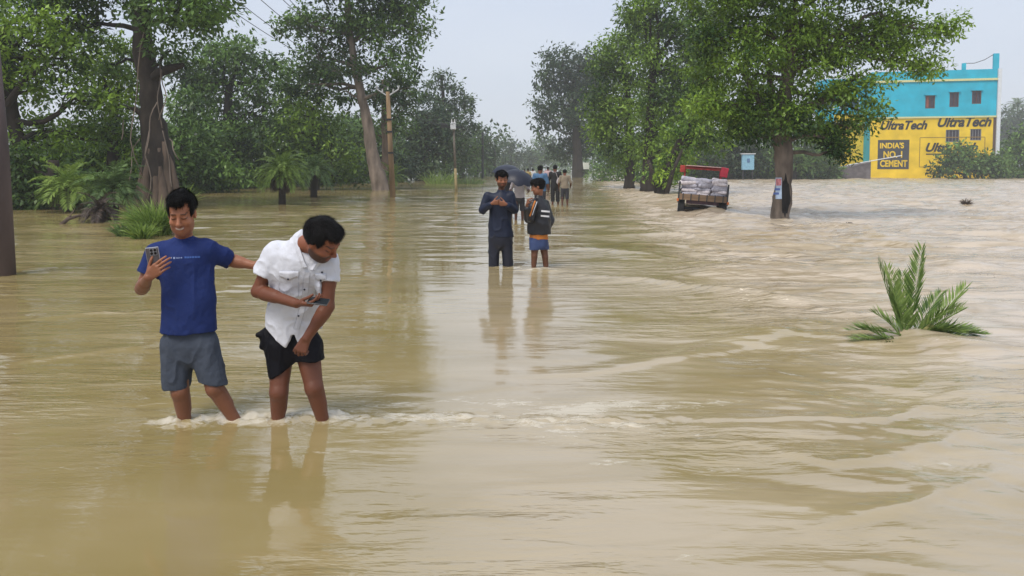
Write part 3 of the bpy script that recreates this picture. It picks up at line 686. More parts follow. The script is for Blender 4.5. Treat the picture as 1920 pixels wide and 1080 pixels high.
# uprooted palm fronds caught in the current
rs = np.random.default_rng(8)
b0 = W(1700, 632, 7.4); b0.z = -.03
root = empty('palm_debris', b0, 'uprooted green palm fronds snagged in the current on the right', 'palm fronds')
def fr_to(a, b, droop, nl=34, ll=.2, lw=.026, **k):
    A = Vector(a); B = Vector(b); d = B - A
    return dict(base=tuple(A), az=math.atan2(d.y, d.x), el=math.atan2(d.z, math.hypot(d.x, d.y)), L=d.length, droop=droop, nl=int(nl * 1.15), ll=ll * 1.3, wid=.008, lw=lw, fw=.55, side_droop=-.02, **k)
Dd = 7.4
P_ = lambda x, y, dy=0.: W(x, y, Dd + dy)
B_ = P_(1698, 640)
fr = [fr_to(B_, P_(1640, 492, .15), -.25, 34, .17), fr_to(P_(1702, 640), P_(1732, 466, .05), -.22, 40, .17), fr_to(P_(1700, 640), P_(1690, 515, .25), -.3, 34, .16), fr_to(P_(1702, 640), P_(1665, 500, -.1), .1, 34, .15), fr_to(P_(1715, 636), P_(1800, 575, 0), .2, 34, .15), fr_to(P_(1725, 630), P_(1845, 605, -.15), .45, 32, .14), fr_to(P_(1720, 640, -.1), P_(1805, 625, -.3), .4, 30, .14),
      fr_to(P_(1715, 632), P_(1818, 548, .1), -.25, 36, .17), fr_to(P_(1715, 628), P_(1790, 560, -.25), .5, 34, .16), fr_to(P_(1722, 630), P_(1822, 590, -.1), .7, 32, .15), fr_to(P_(1735, 622), P_(1800, 608, -.2), .6, 28, .14),
      fr_to(P_(1760, 622), P_(1838, 636, -.15), .2, 24, .11), fr_to(P_(1790, 628, -.05), P_(1856, 646, -.2), .1, 22, .08), fr_to(P_(1745, 615), P_(1835, 612, -.1), .6, 26, .12),
      fr_to(P_(1690, 628, -.2), P_(1592, 602, -.15), .4, 30, .13), fr_to(P_(1690, 638, -.25), P_(1598, 625, -.3), .3, 30, .12), fr_to(P_(1690, 645, -.3), P_(1625, 640, -.35), .3, 26, .12), fr_to(P_(1695, 640, -.2), P_(1655, 575, -.1), .9, 28, .14),
      fr_to(P_(1680, 650, -.35), P_(1640, 655, -.4), .3, 20, .10), fr_to(P_(1675, 645, -.3), P_(1618, 600, -.2), .6, 26, .12), fr_to(P_(1700, 640, -.1), P_(1668, 545, .1), -.1, 30, .14), fr_to(P_(1712, 632), P_(1762, 545, .2), .2, 30, .14)]
link('fronds', palm_mesh(fr, rs, tuple(b0)), leafmat('debris_leaf', (.055, .12, .03), (.34, .46, .13), .3), root)
mb = MB(); mb.tube([W(1640, 650, Dd - .3) - b0, W(1690, 640, Dd - .1) - b0, W(1745, 612, Dd) - b0, W(1830, 650, Dd - .1) - b0], [.025, .035, .03, .012], n=8)
mb.build('stalk', mat('stalk', (.30, .28, .10), .7), root, smooth=True)
# floating twigs
TW = mat('wet_twig', (.05, .04, .03), .7)
for i, (pts, lab) in enumerate((([(860, 962), (890, 956), (925, 952), (943, 963)], 'dark bent twig floating below the two middle men reflections'),
                         ([(190, 1078), (222, 1069), (240, 1063), (255, 1076)], 'dark forked twig at the bottom left edge of the water'),
                         ([(370, 1008), (400, 1012), (430, 1016), (470, 1010)], 'thin dark twig floating in the olive water at lower left'),
                         ([(1165, 1024), (1205, 1034), (1258, 1046)], 'straight thin twig floating low right of the centre'),
                         ([(770, 985), (800, 978), (830, 970)], 'short thin twig floating left of the dark bent twig'))):
    q = [W(x, y, DW(y)) for x, y in pts]; o0 = q[0].copy(); mb = MB()
    mb.tube([p - o0 + Vector((0, 0, .004)) for p in q], [.004, .006, .005, .003][:len(q)], n=6)
    mb.tube([q[1] - o0, q[1] - o0 + Vector((.05, -.04, .006))], [.003, .001], n=5)
    o_ = mb.build('twig', TW, None, smooth=True); o_.location = o0; tag(o_, lab, 'twig')
mb = MB(); q = [W(112, 424, 22), W(128, 410, 22.2), W(150, 404, 22.5), W(175, 402, 23)]; o0 = q[0].copy()
mb.tube([p - o0 for p in q], [.07, .06, .04, .02], n=8); mb.tube([q[1] - o0, W(140, 392, 22.3) - o0], [.03, .01], n=6)
o_ = mb.build('drift_log', BARKM, None, smooth=True); o_.location = o0; tag(o_, 'slanting bare log poking out of the water by the left bank', 'log')

for i, (px, py, w_, lab) in enumerate(((1522, 402, .16, 'small brown floating clump right of the hollow trunk, nearest to it'), (1593, 417, .22, 'dark floating clump farther right of the hollow trunk'), (1534, 433, .14, 'tiny brown clump drifting just below the hollow trunk'),
                               (1770, 461, .20, 'small brown clump drifting above the palm fronds'), (1607, 492, .12, 'tiny brown clump drifting left of the palm fronds'), (1862, 521, .34, 'largest brown clump caught in the froth at the right edge'))):
    clump('floating_clump', DW(py), px, w_, w_ * .28, 60, lab, 20 + i, P_D)
# ------------------------------------------------------------------ smooth-union bodies, meshed as one continuous surface
class SDF:
    def __init__(s, lo, hi, h):
        s.h = h; s.lo = np.array(lo, float) - 3 * h; n = np.ceil((np.array(hi) - s.lo) / h).astype(int) + 4
        s.n = n; s.f = np.full(tuple(n), 9.0, np.float32)
        s.ax = [s.lo[i] + h * np.arange(n[i]) for i in range(3)]
    def win(s, lo, hi):
        a = np.clip(np.floor((np.array(lo) - s.lo) / s.h).astype(int), 0, s.n - 1); b = np.clip(np.ceil((np.array(hi) - s.lo) / s.h).astype(int) + 1, 1, s.n)
        sl = tuple(slice(a[i], max(b[i], a[i] + 1)) for i in range(3))
        X, Y, Z = np.meshgrid(*[s.ax[i][sl[i]] for i in range(3)], indexing='ij')
        return sl, X, Y, Z
    def put(s, sl, d, k, op='u'):
        f = s.f[sl]; d = d.astype(np.float32)
        if op == 'u':
            if k > 0:
                hh = np.clip(.5 + .5 * (f - d) / k, 0, 1); s.f[sl] = f * (1 - hh) + d * hh - k * hh * (1 - hh)
            else: s.f[sl] = np.minimum(f, d)
        else:
            d = -d; kk = max(k, 1e-5); hh = np.clip(.5 - .5 * (f - d) / kk, 0, 1); s.f[sl] = f * (1 - hh) + d * hh + kk * hh * (1 - hh)
    def cap(s, a, b, ra, rb=None, k=.015, flat=None, op='u'):
        rb = ra if rb is None else rb; a = np.array(a, float); b = np.array(b, float); R_ = max(ra, rb); m = R_ + 4 * s.h + k
        sl, X, Y, Z = s.win(np.minimum(a, b) - m, np.maximum(a, b) + m)
        px, py, pz = X - a[0], Y - a[1], Z - a[2]; d = b - a; L2 = max(1e-12, float(d @ d))
        t = np.clip((px * d[0] + py * d[1] + pz * d[2]) / L2, 0, 1)
        px, py, pz = px - t * d[0], py - t * d[1], pz - t * d[2]
        if flat is not None:
            n = np.array(flat[0], float); n /= np.linalg.norm(n); q = (px * n[0] + py * n[1] + pz * n[2]) * (flat[1] - 1)
            px, py, pz = px + q * n[0], py + q * n[1], pz + q * n[2]
        s.put(sl, (np.sqrt(px * px + py * py + pz * pz) - (ra + (rb - ra) * t)), k, op)
    def ell(s, c, r, B=None, k=.01, op='u'):
        c = np.array(c, float); r = np.array(r, float); m = r.max() + 4 * s.h + k
        sl, X, Y, Z = s.win(c - m, c + m); P = np.stack([X - c[0], Y - c[1], Z - c[2]], -1)
        if B is not None: P = P @ np.array(B, float).T
        q = np.sqrt(((P / r) ** 2).sum(-1)); g = np.sqrt(((P / r ** 2) ** 2).sum(-1)) + 1e-6
        s.put(sl, q * (q - 1) / g, k, op)
    def plane(s, p, n, k=.002):
        """cut away what lies on the side the normal points to"""
        p = np.array(p, float); n = np.array(n, float); n /= np.linalg.norm(n)
        d = ((s.ax[0][:, None, None] - p[0]) * n[0] + (s.ax[1][None, :, None] - p[1]) * n[1] + (s.ax[2][None, None, :] - p[2]) * n[2])
        f = s.f; s.f = np.maximum(f, d.astype(np.float32))
    def verts(s, smooth=1):
        f = s.f; ins = f < 0; n = f.shape
        c = [ins[i:n[0] - 1 + i, j:n[1] - 1 + j, k:n[2] - 1 + k] for i in (0, 1) for j in (0, 1) for k in (0, 1)]
        cnt = sum(x.astype(np.int8) for x in c); act = (cnt > 0) & (cnt < 8)
        ijk = np.argwhere(act); idm = np.full(act.shape, -1, np.int64); idm[act] = np.arange(len(ijk))
        acc = np.zeros((len(ijk), 3)); w = np.zeros(len(ijk))
        cor = [(i, j, k) for i in (0, 1) for j in (0, 1) for k in (0, 1)]
        val = [f[ijk[:, 0] + a[0], ijk[:, 1] + a[1], ijk[:, 2] + a[2]] for a in cor]
        for p in range(8):
            for q in range(p + 1, 8):
                if sum(abs(cor[p][i] - cor[q][i]) for i in range(3)) != 1: continue
                m = (val[p] < 0) != (val[q] < 0); t = np.where(m, val[p] / np.where(m, val[p] - val[q], 1), 0)
                pt = np.array(cor[p]) + t[:, None] * (np.array(cor[q]) - np.array(cor[p]))
                acc += pt * m[:, None]; w += m
        V = s.lo + (ijk + acc / w[:, None]) * s.h
        Q = []
        for ax in range(3):
            sl0 = [slice(None)] * 3; sl1 = [slice(None)] * 3; sl0[ax] = slice(0, -1); sl1[ax] = slice(1, None)
            a = ins[tuple(sl0)]; b = ins[tuple(sl1)]; e_ = np.argwhere(a != b)
            u, v = [(1, 2), (2, 0), (0, 1)][ax]
            e_ = e_[(e_[:, u] > 0) & (e_[:, v] > 0) & (e_[:, u] < n[u] - 1) & (e_[:, v] < n[v] - 1)]
            def at(du, dv):
                x = e_.copy(); x[:, u] -= du; x[:, v] -= dv; return idm[x[:, 0], x[:, 1], x[:, 2]]
            q = np.stack([at(1, 1), at(0, 1), at(0, 0), at(1, 0)], 1)
            fl = a[e_[:, 0], e_[:, 1], e_[:, 2]]
            q[~fl] = q[~fl][:, ::-1]; Q.append(q)
        Q = np.concatenate(Q)
        E = np.concatenate([Q[:, [0, 1]], Q[:, [1, 2]], Q[:, [2, 3]], Q[:, [3, 0]]])
        for _ in range(smooth):
            S = np.zeros_like(V); cn = np.zeros(len(V))
            for i in range(3): S[:, i] = np.bincount(E[:, 0], V[E[:, 1], i], len(V)) + np.bincount(E[:, 1], V[E[:, 0], i], len(V))
            cn = np.bincount(E[:, 0], minlength=len(V)) + np.bincount(E[:, 1], minlength=len(V))
            V = V * .5 + .5 * S / np.maximum(cn, 1)[:, None]
        return V, Q
def vnormals(V, Q):
    nf = np.cross(V[Q[:, 2]] - V[Q[:, 0]], V[Q[:, 3]] - V[Q[:, 1]]); N = np.zeros_like(V)
    for c in range(4):
        for i in range(3): N[:, i] += np.bincount(Q[:, c], nf[:, i], len(V))
    return unit(N)
def surf(S, name, m, root, smooth=1, disp=None, paint=None, base=None, parent=None):
    V, Q = S.verts(smooth)
    if disp is not None: V = V + vnormals(V, Q) * disp(V)[:, None]
    at = {}
    if base is not None:
        c = np.tile(np.array(base, float), (len(V), 1))
        if paint: c = paint(V, c)
        at['col'] = c
    org = np.array(root.location)
    return link(name, np_mesh(name, V - org, F4=Q, attrs=at), m, parent or root, smooth=True)
def folds(amp, f, stretch, seed=0, amp2=0.0):
    st = np.array(stretch, float)
    def d(V):
        q = V * f * st; w = n3(V * 3.1, seed + 4) * 1.5
        a = n3(q + w[:, None], seed); r = np.clip(1 - 3.2 * np.abs(a), 0, 1) ** 2 - .35
        return amp * r + amp2 * n3(V * f * 3, seed + 1)
    return d
def A(v): return np.array(v, float)
class Head:
    """x right (the person's left is +x when he faces -y), y forward, z up"""
    def __init__(s, c, fwd, up, hs, w=1.0):
        s.c = A(c); s.F = A(fwd) / np.linalg.norm(fwd); u = A(up); u = u - s.F * (u @ s.F); s.U = u / np.linalg.norm(u); s.R = np.cross(s.F, s.U); s.s = hs
        s.B = np.stack([s.R / w, s.F, s.U]); s.R = s.R * w
    def p(s, x, y, z): return s.c + (s.R * x + s.F * y + s.U * z) * s.s
    def build(s, S, ears=True, jaw=1.0):
        k = s.s; E = lambda x, y, z, r, kk=.008, op='u': S.ell(s.p(x, y, z), A(r) * k, s.B, kk * k, op)
        E(0, -.012, .032, (.077, .094, .086), .02); E(0, .026, -.040, (.060 * jaw, .066, .078), .03)
        E(0, .050, -.085, (.036 * jaw, .034, .030), .03); E(.045, .02, -.06, (.022, .04, .035), .03); E(-.045, .02, -.06, (.022, .04, .035), .03)
        S.cap(s.p(-.036, .082, .027), s.p(.036, .082, .027), .010 * k, k=.016 * k)
        for sx in (-1, 1):
            E(sx * .032, .100, .006, (.017, .014, .011), .012, 'd')
            E(sx * .032, .078, .005, (.015, .013, .011), .004)
            E(sx * .040, .062, -.026, (.024, .024, .020), .02)
            if ears: E(sx * .079, -.008, -.006, (.009, .018, .031), .008)
            E(sx * .011, .101, -.030, (.008, .010, .007), .006)
        S.cap(s.p(0, .086, .014), s.p(0, .112, -.024), .007 * k, .0115 * k, k=.010 * k)
        S.cap(s.p(-.020, .086, -.053), s.p(.020, .086, -.053), .006 * k, k=.008 * k)
        S.cap(s.p(-.016, .086, -.064), s.p(.016, .086, -.064), .0065 * k, k=.008 * k)
    def paint(s, V, c, smile=False, beard=0.0, moustache=0.0):
        L = (V - s.c) @ s.B.T / s.s
        def dab(mask, col):
            nonlocal c
            c = c * (1 - mask[:, None]) + A(col) * mask[:, None]
        x, y, z = L[:, 0], L[:, 1], L[:, 2]; ax = np.abs(x); fr = (y > .045).astype(float) * (np.abs(z) < .2)
        inh = (np.abs(x) < .12) & (np.abs(z) < .16) & (np.abs(y) < .16)
        fr = fr * inh
        if beard:
            jl = sst(-.028, -.05, z) * inh * (y > -.02) * sst(.10, .05, -z * 0 + ax * .5)
            dab(beard * jl * (1 - .8 * ((z > -.078) & (z < -.045) & (ax < .022))), (.03, .02, .018))
        if moustache: dab(moustache * fr * np.exp(-((z + .043) / .006) ** 2) * sst(.036, .024, ax), (.03, .02, .018))
        dab(.9 * fr * np.exp(-((z - .027 - .06 * (.03 - np.abs(ax - .034))) / .0048) ** 2) * sst(.058, .048, ax) * sst(.010, .016, ax), (.012, .009, .009))
        dab(.95 * fr * np.exp(-((z - .001 + 4 * (ax - .032) ** 2 * (-1)) / .0035) ** 2) * sst(.020, .015, np.abs(ax - .032)), (.015, .01, .01))
        zl = z + .058 - (12 * x * x if smile else 0)
        dab(.65 * fr * np.exp(-(zl / .010) ** 2) * sst(.034, .026, ax), (.17, .04, .035))
        if smile: dab(.75 * fr * np.exp(-(zl / .0038) ** 2) * sst(.027, .021, ax), (.66, .60, .53))
        else: dab(.7 * fr * np.exp(-(zl / .002) ** 2) * sst(.024, .018, ax), (.05, .02, .02))
        for sx in (-1, 1): dab(.75 * fr * np.exp(-((x - sx * .009) ** 2 + (z + .036) ** 2) / .003 ** 2), (.04, .015, .01))
        return c
def hand(S, w, d, n, side=1, curl=(30, 30, 30, 30), thumb=(.6, .7, .3), sc_=1.0, spread=.07, tcurl=25):
    """w wrist, d direction wrist to knuckles, n the way the palm faces, side +1/-1 for the thumb side"""
    w = A(w); d = A(d) / np.linalg.norm(d); n = A(n); n = n - d * (n @ d); n /= np.linalg.norm(n); t = np.cross(d, n) * side
    z = sc_; tips = []
    lens = [(.040, .024, .019), (.044, .028, .020), (.041, .026, .019), (.032, .020, .017)]
    for i in range(4):
        o = (.030 - .0195 * i) * z; kn = w + d * (.086 - .004 * abs(i - 1)) * z + t * o
        S.cap(w + d * .012 * z + t * o * .55, kn, .0135 * z, .0115 * z, k=.010 * z, flat=(n, 1.1))
        a = 0; p = kn; dd = d + t * spread * (1.3 - i) * .6; dd /= np.linalg.norm(dd)
        for j in range(3):
            a += math.radians(curl[i] * (1.0, 1.0, .6)[j]); v = dd * math.cos(a) + n * math.sin(a)
            q = p + v * lens[i][j] * z; r = (.0088, .0080, .0070)[j] * z * (1 if i < 3 else .9)
            S.cap(p, q, r, r * .94, k=.0015 * z); p = q
        tips.append(p)
    b = w + d * .022 * z + t * .020 * z; v = d * thumb[0] + t * thumb[1] + n * thumb[2]; v /= np.linalg.norm(v)
    m = b + v * .042 * z; S.cap(b, m, .0145 * z, .0105 * z, k=.008 * z)
    v2 = v * math.cos(math.radians(tcurl)) + d * math.sin(math.radians(tcurl)); e2 = m + v2 * .030 * z; S.cap(m, e2, .0100 * z, .0088 * z, k=.002)
    S.cap(e2, e2 + v2 * .018 * z + n * .006, .0088 * z, .0075 * z, k=.002)
    return tips
def limb(S, a, b, ra, rb, bulge=0, k=.02, bdir=(0, 1, 0)):
    a, b = A(a), A(b)
    S.cap(a, b, ra, rb, k=k)
    if bulge: S.cap(a + (b - a) * .18 + A(bdir) * bulge * .5, a + (b - a) * .45 + A(bdir) * bulge * .5, ra * .92, (ra + rb) * .5, k=k)
SKIN = vcmat('skin', .48, .35, .25, 90)
HAIRM = mat('black_hair', (.004, .0035, .004), .55, .5, 60, bump=.5, bscale=150, spec=.18)
def bounds(pts, m):
    P = np.array([list(p) for p in pts]); return P.min(0) - m, P.max(0) + m
def raydown(o, org, d):
    """first hit on object o (world coordinates, no rotation)"""
    loc = Vector(o.parent.location) if o.parent else Vector((0, 0, 0))
    ok, h, nn, _ = o.ray_cast(Vector(org) - loc, Vector(d))
    if ok and nn.dot(Vector(d)) > 0: nn = -nn
    return (h + loc, nn) if ok else (None, None)
def stick(o, px, py, D):
    """point of the object's surface met on the line from the viewer through photo pixel"""
    c = Vector((0, 0, CAMH)); p = W(px, py, D); return raydown(o, c, (p - c).normalized())
def skin_person(root, J, name='body', h=.006, base=(.25, .10, .055), head=None, hands=(), r=None, barefoot=True, paintkw={}, jaw=1.0, build=1.0, tq=.84, footdir=((-.25, -.97, 0), (.25, -.97, 0))):
    """J: dict of world points: neck, chest, waist, pelvis, shL, shR, elL, elR, wrL, wrR, hipL, hipR, knL, knR, anL, anR"""
    pts = list(J.values()) + ([head.c] if head else [])
    lo, hi = bounds(pts, .24); lo[2] = -.25; S = SDF(lo, hi, h); q = build
    F = lambda v: ((0, 1, 0), v)
    S.cap(J['pelvis'], J['waist'], .125 * tq, .120 * tq, k=.03, flat=F(1.35)); S.cap(J['waist'], J['chest'], .120 * tq, .130 * tq, k=.04, flat=F(1.5))
    S.cap(A(J['shL']) * .8 + A(J['shR']) * .2, A(J['shR']) * .8 + A(J['shL']) * .2, .052 * tq, k=.03)
    S.cap(A(J['chest']) * .3 + A(J['neck']) * .7, J['neck'], .05 * tq, .052 * q, k=.03)
    if head: S.cap(J['neck'], head.p(0, -.02, -.05), .056 * q, .052 * q, k=.02)
    for s_ in 'LR':
        limb(S, J['sh' + s_], J['el' + s_], .047 * q, .040 * q, .01, k=.03); limb(S, J['el' + s_], J['wr' + s_], .042 * q, .028 * q, 0, k=.015); S.cap(A(J['el' + s_]) * .8 + A(J['wr' + s_]) * .2, A(J['el' + s_]) * .55 + A(J['wr' + s_]) * .45, .045 * q, .038 * q, k=.015)
        limb(S, J['hip' + s_], J['kn' + s_], .082 * q, .055 * q, .0, k=.04); limb(S, J['kn' + s_], J['an' + s_], .054 * q, .037 * q, .03, k=.02)
        S.ell(A(J['kn' + s_]) + A((0, -.012, 0)), (.046 * q, .045 * q, .05 * q), None, .02)
    for i, s_ in enumerate('LR'):
        a = A(J['an' + s_]); fd = A(footdir[i]); fd /= np.linalg.norm(fd); a0 = a.copy()
        S.cap(a0 + A((0, 0, -.01)), a0 + fd * .13 + A((0, 0, -.065)), .038, .026, k=.02); S.cap(a0 - fd * .03 + A((0, 0, -.05)), a0 + fd * .16 + A((0, 0, -.075)), .03, .02, k=.02)
    for hd in hands: hand(S, **hd)
    if head: head.build(S, jaw=jaw)
    def paint(V, c):
        c = c * (1 + .25 * n3(V * 9, 3)[:, None])
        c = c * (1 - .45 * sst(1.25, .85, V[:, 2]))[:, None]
        if head: c = head.paint(V, c, **paintkw)
        return c
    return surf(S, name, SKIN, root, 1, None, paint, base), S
def hair(root, H, h=.005, top=.1, side=-.02, back=-.07, fringe=.045, vol=1.0, rough=.010, seed=0, wave=28, name='hair', m=None, strands=5000):
    k = H.s; c = H.c; S = SDF(c - .17 * k, c + .17 * k, h)
    S.ell(H.p(0, -.018, .040), A((.087, .102, .093)) * k * vol, H.B, .01)
    S.ell(H.p(0, .030, .098), A((.062 * vol, .060, .034)) * k, H.B, .02)
    S.ell(H.p(.02, .062, .090), A((.04, .030, .024)) * k, H.B, .015)
    if side < -.03:
        S.ell(H.p(0, -.06, -.02), A((.070, .045, .06)) * k, H.B, .02)
    # cut the face free: in front of the ears and below the fringe
    sl, X, Y, Z = S.win(c - 1, c + 1); P = (np.stack([X, Y, Z], -1) - c) @ H.B.T / k
    x, y, z = P[..., 0], P[..., 1], P[..., 2]
    jag = .0035 * np.sin(x * 190 + seed) + .0025 * np.sin(x * 420 + 2)
    cut = np.minimum(y - .042, (fringe + jag + .35 * np.abs(x)) - z)                     # face window
    cut2 = np.minimum(y + .012 - .0 * z, (side + .02 * np.sin(y * 150)) - z)
    cut3 = back - z
    g = np.maximum(np.maximum(cut, cut2), cut3) * k
    S.f = np.maximum(S.f, g.astype(np.float32))
    def d(V):
        L = (V - c) @ H.B.T / k
        q = np.stack([L[:, 0] * wave * 1.6, L[:, 1] * wave * .6, L[:, 2] * wave * .6], 1)
        return rough * (n3(q, seed) * 1.2 + .7 * n3(q * 2.3, seed + 1))
    V, Q = S.verts(1); N = vnormals(V, Q); V = V + N * d(V)[:, None]
    rs = np.random.default_rng(seed); L = (V - c) @ H.B.T / k
    ok = np.where((N @ (V.mean(0) - c) > -9) & (L[:, 2] > back * .6))[0]
    m_ = min(len(ok), strands); ii = rs.choice(ok, m_, replace=False)
    P = V[ii]; n_ = N[ii]; flow = (H.F * .75 - H.U * .25)[None, :] + rs.normal(size=(m_, 3)) * .28 + .35 * n3(P * 45, seed)[:, None] * H.R[None, :]
    low = (L[ii, 2] < .03)[:, None]; flow = np.where(low, -H.U[None, :] + rs.normal(size=(m_, 3)) * .2, flow)
    t_ = unit(flow - n_ * (flow * n_).sum(1, keepdims=True)); dd = unit(t_ + n_ * (.22 + .25 * rs.random((m_, 1)))); Ln = (.018 + .016 * rs.random(m_)) * k * np.where(low[:, 0], .5, 1)
    LV = leaf_geo(P - n_ * .001, dd, unit(n_ + rs.normal(size=(m_, 3)) * .2), Ln, Ln * 0 + max(.0022, h * .45))
    LF = np.arange(m_ * 4).reshape(-1, 4) + len(V); org = np.array(root.location)
    return link(name, np_mesh(name, np.concatenate([V, LV]) - org, F4=np.concatenate([Q, LF])), m or HAIRM, root, smooth=True)
# ------------------------------------------------------------------ the two men in front
def ctr(px, py, D, dy=0.0): return A(W(px, py, D + dy))
D1 = 4.94
def cloth(name, c, rough=.85, bump=.35, sc_=180, var=.12):
    return mat(name, c, rough, var, 5, bump=.75, bscale=9, spec=.12, stretch=(1, 1, .7), bdist=.035)
# --- man with the blue shirt
root1 = empty('person', (W(345, 795, D1).x, D1, -.15), 'smiling man in blue t-shirt and grey shorts raising a phone', 'person')
q = lambda x, y, dy=0.: ctr(x, y, D1, dy)
J = dict(neck=q(345, 452, .02), chest=q(350, 505, .02), waist=q(352, 575, .0), pelvis=q(355, 628, 0), shL=q(389, 468, .03), shR=q(293, 474, .0),
         elL=q(433, 488, .17), elR=q(266, 541, -.03), wrL=q(476, 498, .14), wrR=q(278, 520, -.22),
         hipL=q(378, 645, 0), hipR=q(329, 645, 0), knL=q(403, 728, -.05), knR=q(338, 735, -.04), anL=q(444, 793, 0), anR=q(349, 803, 0))
H1 = Head(q(341, 400.5, -.03), (.20, -.92, -.30), (.04, -.30, 1), 1.17, .86)
hands = [dict(w=J['wrR'], d=A((.60, -.12, .50)), n=A((.10, .98, .05)), side=1, curl=(16, 20, 24, 30), thumb=(.70, .75, .2), sc_=1.06, spread=.015),
         dict(w=J['wrL'], d=A((.95, .12, -.02)), n=A((.0, -1, -.2)), side=-1, curl=(12, 12, 14, 16), sc_=1.0)]
body1, _ = skin_person(root1, J, h=.0044, base=(.33, .132, .070), head=H1, hands=hands, paintkw=dict(smile=True, beard=.25, moustache=.45))
hair(root1, H1, seed=3, fringe=.064, side=.0, back=-.05, vol=1.0, rough=.012)
# t-shirt
lo, hi = bounds([q(255, 440), q(445, 640)], .2); S = SDF(lo, hi, .0055)
FY = ((0, 1, 0), 1.45)
S.cap(q(349, 500, .02), q(355, 560, 0), .180, .170, k=.02, flat=FY); S.cap(q(355, 560, 0), q(355, 650, 0), .170, .190, k=.03, flat=FY)
S.cap(q(312, 470, .02), q(378, 468, .03), .066, k=.06); S.cap(q(345, 456, .02), q(348, 480, .02), .066, .11, k=.05)
S.cap(J['shR'], A(J['shR']) * .45 + A(J['elR']) * .55, .070, .064, k=.04); S.cap(A(J['shR']) * .5 + A(J['elR']) * .5, A(J['shR']) * .2 + A(J['elR']) * .8, .062, .066, k=.02)
S.cap(J['shL'], A(J['shL']) * .4 + A(J['elL']) * .6, .070, .062, k=.05); S.cap(A(J['shL']) * .5 + A(J['elL']) * .5, A(J['shL']) * .05 + A(J['elL']) * .95, .060, .066, k=.02)
S.plane(q(355, 621), (.02, 0, -1))
dR = A(J['elR']) - A(J['shR']); S.plane(A(J['shR']) + dR * .66, dR) if False else None
def sleeve_cut(S, sh, el, t, reach=.13, xl=(-99, 99)):
    d = A(el) - A(sh); L = np.linalg.norm(d); d = d / L; p = A(sh) + d * L * t
    sl, X, Y, Z = S.win(p - reach, p + reach); g = (X - p[0]) * d[0] + (Y - p[1]) * d[1] + (Z - p[2]) * d[2]
    P = np.stack([X, Y, Z], -1) - p; rad = np.sqrt(np.maximum((P ** 2).sum(-1) - g * g, 0)); m = (rad < .10) & (g > 0) & (X > xl[0]) & (X < xl[1])
    S.f[sl] = np.where(m, np.maximum(S.f[sl], g.astype(np.float32)), S.f[sl])
sleeve_cut(S, J['shR'], J['elR'], .58, .2, (-99, q(296, 500)[0])); sleeve_cut(S, J['shL'], J['elL'], .86, .2, (q(408, 500)[0], 99))
S.ell(q(343, 431, -.035), (.068, .085, .050), None, .006, 'd')
BLUE = cloth('blue_cotton', (.018, .032, .125))
fd = folds(.008, 13, (1.2, .8, .55), 3, .004)
def dshirt(V):
    z = V[:, 2]; w = .6 + .4 * sst(1.1, .75, z); return fd(V) * w
shirt1 = surf(S, 'shirt', BLUE, root1, 1, dshirt)
NK = mb = MB(); cc = q(343.5, 437, .0); pts = []
for k in range(25):
    t = 2 * math.pi * k / 24; p = Vector(cc) + Vector((math.cos(t) * .074, math.sin(t) * .074 - .005, -.020 + .030 * math.sin(t))); pts.append(p - root1.location)

# small chest print
PR = mat('pale_print', (.26, .32, .52), .7); PB = mat('blue_print', (.045, .11, .36), .7)
def print_marks(shirt, marks, D, m, parent, nm):
    mb = MB()
    for (x0, x1, y0, y1) in marks:
        n_ = max(1, int((x1 - x0) / 4)); row = []
        for i in range(n_ + 1):
            x = x0 + (x1 - x0) * i / n_; a, _n = stick(shirt, x, y0, D); b_, _m = stick(shirt, x, y1, D)
            if a is not None and b_ is not None: row.append((a + _n * .0022 - root1.location, b_ + _m * .0022 - root1.location))
        for i in range(len(row) - 1): mb.poly([row[i][0], row[i + 1][0], row[i + 1][1], row[i][1]])
    if mb.f: mb.build(nm, m, parent)
bpy.context.view_layer.update()
print_marks(shirt1, [(321, 322.4, 482, 485), (325, 328.5, 482, 485.6), (330.5, 331.6, 482.6, 485), (333, 335, 482.6, 485), (336.5, 337.5, 482.4, 484.6), (339, 341.5, 482.4, 484.4)], D1, PR, root1, 'chest_print')
print_marks(shirt1, [(346, 350, 481, 484.4), (351, 354.5, 481, 484.4), (355.5, 359, 480.8, 484), (360, 364, 480.6, 484), (365, 369, 480.4, 483.8), (370, 375, 480.2, 483.6)], D1, PB, root1, 'chest_print')
# grey shorts
lo, hi = bounds([q(290, 600), q(440, 735)], .2); S = SDF(lo, hi, .0055)
S.cap(q(355, 622, 0), q(355, 645, 0), .158, .180, k=.02, flat=((0, 1, 0), 1.6)); S.cap(q(332, 645, 0), q(333, 745, -.03), .102, .092, k=.025, flat=((0, 1, 0), 1.1))
S.cap(q(380, 645, 0), q(405, 735, -.045), .102, .088, k=.025, flat=((0, 1, 0), 1.1))
S.plane(q(355, 609), (0, 0, 1)); S.cap(q(362, 684), q(368, 745), .006, .055, k=.03, op='d', flat=((0, 1, 0), .35))
sl, X, Y, Z = S.win(lo, hi); xm = float(q(364, 700)[0]); zl = float(q(330, 725)[2]); zr = float(q(400, 714)[2])
cut = np.where(X < xm, zl - Z, (zr - Z) + .12 * (X - float(q(400, 700)[0])) * -1); S.f[sl] = np.maximum(S.f[sl], cut.astype(np.float32))
sh1 = surf(S, 'shorts', cloth('grey_cotton', (.055, .066, .090)), root1, 1, folds(.009, 12, (1.3, .8, .5), 9, .004))
bpy.context.view_layer.update()
print_marks(sh1, [(413, 415, 657, 664), (416, 418, 657, 664)], D1, PR, root1, 'logo_mark')
